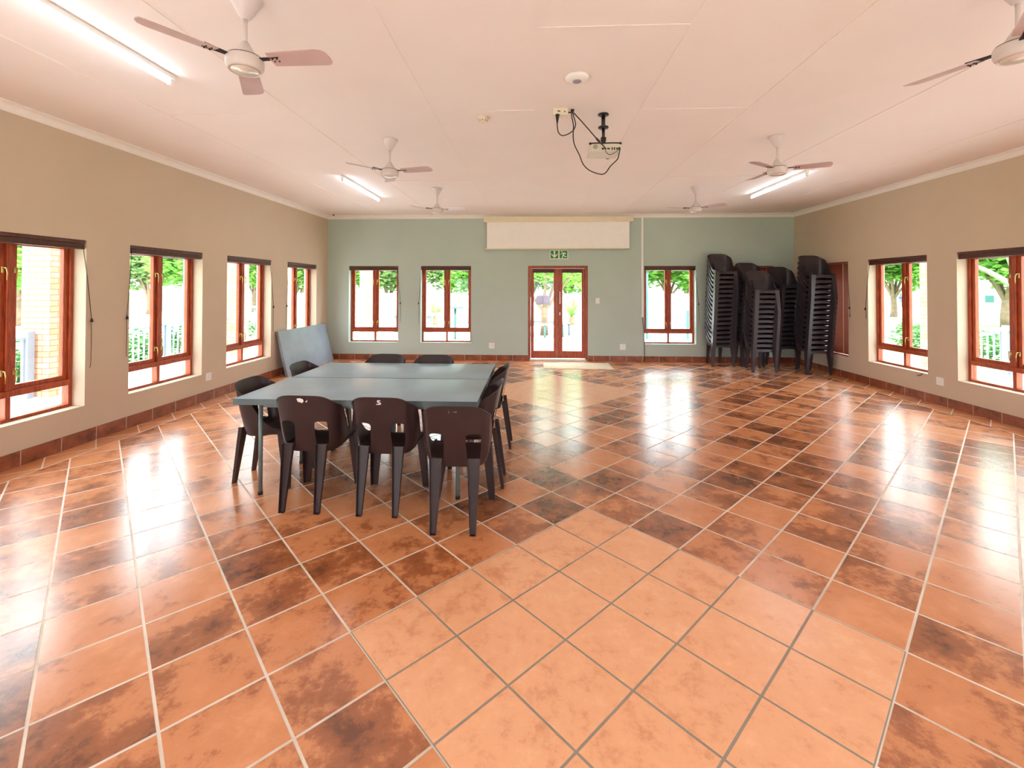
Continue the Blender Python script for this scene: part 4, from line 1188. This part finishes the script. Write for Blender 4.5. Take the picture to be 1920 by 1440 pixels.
m = MB(); m.box(-0.28, 0.28, -0.20, 0.20, 0.98, 1.02, bevel=0.01); m.build('top', M['greensteel'], tp)
m = MB(); m.tube([(0, 0, 0), (0, 0, 0.98)], 0.04, 10); m.build('post', M['greensteel'], tp)
wf = empty('mesh_fence', (3.66, 14.6, GZ), 0, label='low green mesh fence outside the window beside the trunking', cat='fence')
for x in (0.0, 1.28, -1.28, 2.56):
    m = MB(); m.box(x-0.035, x+0.035, -0.035, 0.035, 0, 0.92, bevel=0.005); m.build('post', M['greensteel'], wf)
m = MB()
for k in range(33): m.tube([(-1.28+k*0.12, 0, 0.08), (-1.28+k*0.12, 0, 0.86)], 0.004, 5)
for k in range(5): m.tube([(-1.28, 0, 0.08+k*0.195), (2.56, 0, 0.08+k*0.195)], 0.004, 5)
m.build('wire_mesh', M['railing'], wf)
def lamp_post(x, y, h, label, cross=False):
    root = empty('court_post', (x, y, GZ), 0, label=label, cat='post', group='tall thin posts outside')
    m = MB(); m.tube([(0, 0, 0), (0, 0, h)], 0.05, 10); m.build('pole', M['greensteel'], root)
    m = MB(); m.box(-0.06, 0.06, -0.06, 0.06, h, h+0.03); m.build('cap', M['greensteel'], root)
    if cross:
        m = MB(); m.tube([(0, 0, h-0.1), (0, 2.4, h-0.1)], 0.04, 8); m.build('cross_bar', M['greensteel'], root)
lamp_post(-4.75, 18.8, 2.2, 'thin bluish post in the window before the door')
lamp_post(5.0, 19.9, 2.3, 'thin bluish post in the window beside the trunking')
lamp_post(-14.3, 18.0, 3.0, 'green court post with crossbar, railing and hedge window, first', True)
lamp_post(-14.1, 20.0, 3.0, 'green court post in the second pane of the railing window')
lamp_post(-14.6, 22.4, 3.0, 'green court post farthest off in the railing window')
lamp_post(-12.6, 20.6, 2.3, 'green court post with crossbar outside the third tan wall window', True)

def person(x, y, rz, h, label):
    root = empty('person', (x, y, GZ), R(rz), label=label, cat='person', group='people far off on the lawn')
    s = h/1.7
    J = {'pel': (0, 0, .92), 'chest': (0, .01, 1.28), 'neck': (0, 0, 1.46), 'head': (0, .02, 1.60), 'top': (0, .01, 1.70)}
    V = [(0, 0, .92), (0, .01, 1.12), (0, .0, 1.34), (0, 0, 1.46), (0, .02, 1.56), (0, .015, 1.67),
         (.17, 0, 1.38), (.22, .02, 1.12), (.21, .10, .90), (.21, .14, .82), (-.17, 0, 1.38), (-.22, -.02, 1.12), (-.22, .04, .88), (-.22, .07, .80),
         (.09, 0, .88), (.11, .08, .50), (.11, .02, .08), (.11, .14, .03), (-.09, 0, .88), (-.10, -.02, .50), (-.10, -.14, .09), (-.10, -.02, .03)]
    Ed = [(0,1),(1,2),(2,3),(3,4),(4,5),(2,6),(6,7),(7,8),(8,9),(2,10),(10,11),(11,12),(12,13),(0,14),(14,15),(15,16),(16,17),(0,18),(18,19),(19,20),(20,21)]
    rad = [.13,.125,.14,.055,.095,.08,.06,.042,.032,.035,.06,.042,.032,.035,.085,.055,.038,.035,.085,.055,.038,.035]
    def skin(name, idx, edges, grow, mat):
        me = bpy.data.meshes.new(name)
        remap = {v: i for i, v in enumerate(idx)}
        me.from_pydata([tuple(c*s for c in V[v]) for v in idx], [(remap[a], remap[b]) for a, b in edges], [])
        me.materials.append(mat)
        o = bpy.data.objects.new(name, me); COL.objects.link(o); o.parent = root
        o.modifiers.new('skin', 'SKIN'); o.modifiers.new('sub', 'SUBSURF').levels = 1
        o.modifiers['sub'].render_levels = 1
        if not me.skin_vertices: pass
        for i, v in enumerate(idx):
            r = (rad[v]+grow)*s; me.skin_vertices[0].data[i].radius = (r, r*0.8)
        me.skin_vertices[0].data[0].use_root = True
        for p in o.modifiers: pass
        return o
    skin('body', list(range(22)), Ed, 0.0, M['skin'])
    sh = [0, 1, 2, 6, 7, 10, 11]
    skin('shirt', sh, [(0,1),(1,2),(2,6),(6,7),(2,10),(10,11)], 0.016, M['blue'])
    skin('trousers', [0, 14, 15, 16, 18, 19, 20], [(0,14),(14,15),(15,16),(0,18),(18,19),(19,20)], 0.014, M['trouser'])
    m = MB(); m.lathe([(0.105*s, 1.58*s), (0.112*s, 1.64*s), (0.09*s, 1.71*s), (0.04*s, 1.745*s), (0, 1.75*s)], (0, 0.0, 0), 16); m.build('hair', M['black'], root)
person(-20.2, 34.0, 20, 1.05, 'person in a blue shirt walking far outside the third tan wall window')
person(33.0, 42.0, -60, 1.1, 'person in a blue shirt walking far off on the lawn, right wall')

# ------------------------------------------------------------------ light
W = bpy.data.worlds.new('World'); SC.world = W; W.use_nodes = True
wn = W.node_tree.nodes; wl_ = W.node_tree.links
bg = wn['Background']
tc = wn.new('ShaderNodeTexCoord'); sp = wn.new('ShaderNodeSeparateXYZ'); wl_.new(tc.outputs['Generated'], sp.inputs[0])
rp = wn.new('ShaderNodeValToRGB'); wl_.new(sp.outputs[2], rp.inputs[0])
rp.color_ramp.elements[0].position = 0.10; rp.color_ramp.elements[0].color = (0.44, 0.46, 0.48, 1)
rp.color_ramp.elements[1].position = 0.42; rp.color_ramp.elements[1].color = (0.84, 0.94, 1.0, 1)
wl_.new(rp.outputs[0], bg.inputs[0])
bg.inputs[1].default_value = 5.5
sl = bpy.data.lights.new('sun', 'SUN'); sl.energy = 1.6; sl.angle = R(1.0); sl.color = (1.0, 0.97, 0.93)
so = bpy.data.objects.new('sun', sl); COL.objects.link(so)
so.rotation_euler = Vector((-0.08, 0.62, -0.80)).to_track_quat('-Z', 'Y').to_euler()

# ------------------------------------------------------------------ camera
f_px, py, yaw, pitch, roll, CH = 847.43, 528.92, 0.0442, 0.0126, 0.0017, 1.55
cy, sy, cp, sp_ = math.cos(yaw), math.sin(yaw), math.cos(pitch), math.sin(pitch)
F = Vector((-sy*cp, cy*cp, sp_)); Rr = Vector((cy, sy, 0)); U = Rr.cross(F)
R2 = Rr*math.cos(roll) + U*math.sin(roll); U2 = U*math.cos(roll) - Rr*math.sin(roll)
cam = bpy.data.cameras.new('camera')
cam.sensor_fit = 'HORIZONTAL'; cam.sensor_width = 36.0; cam.lens = f_px/1920*36.0
cam.shift_x = 0.0; cam.shift_y = -(720-py)/1920
cam.clip_start = 0.05; cam.clip_end = 500
co = bpy.data.objects.new('camera', cam); COL.objects.link(co)
co.matrix_world = Matrix(((R2.x, U2.x, -F.x, 0), (R2.y, U2.y, -F.y, 0), (R2.z, U2.z, -F.z, CH), (0, 0, 0, 1)))
SC.camera = co
SC.view_settings.view_transform = 'Standard'
SC.view_settings.look = 'None'
SC.view_settings.gamma = 1.0
SC.view_settings.use_curve_mapping = False
SC.view_settings.exposure = 1.33
SC.cycles.max_bounces = 10; SC.cycles.diffuse_bounces = 6; SC.cycles.glossy_bounces = 4
SC.cycles.transparent_max_bounces = 16; SC.cycles.sample_clamp_indirect = 8.0
SC.cycles.use_denoising = True
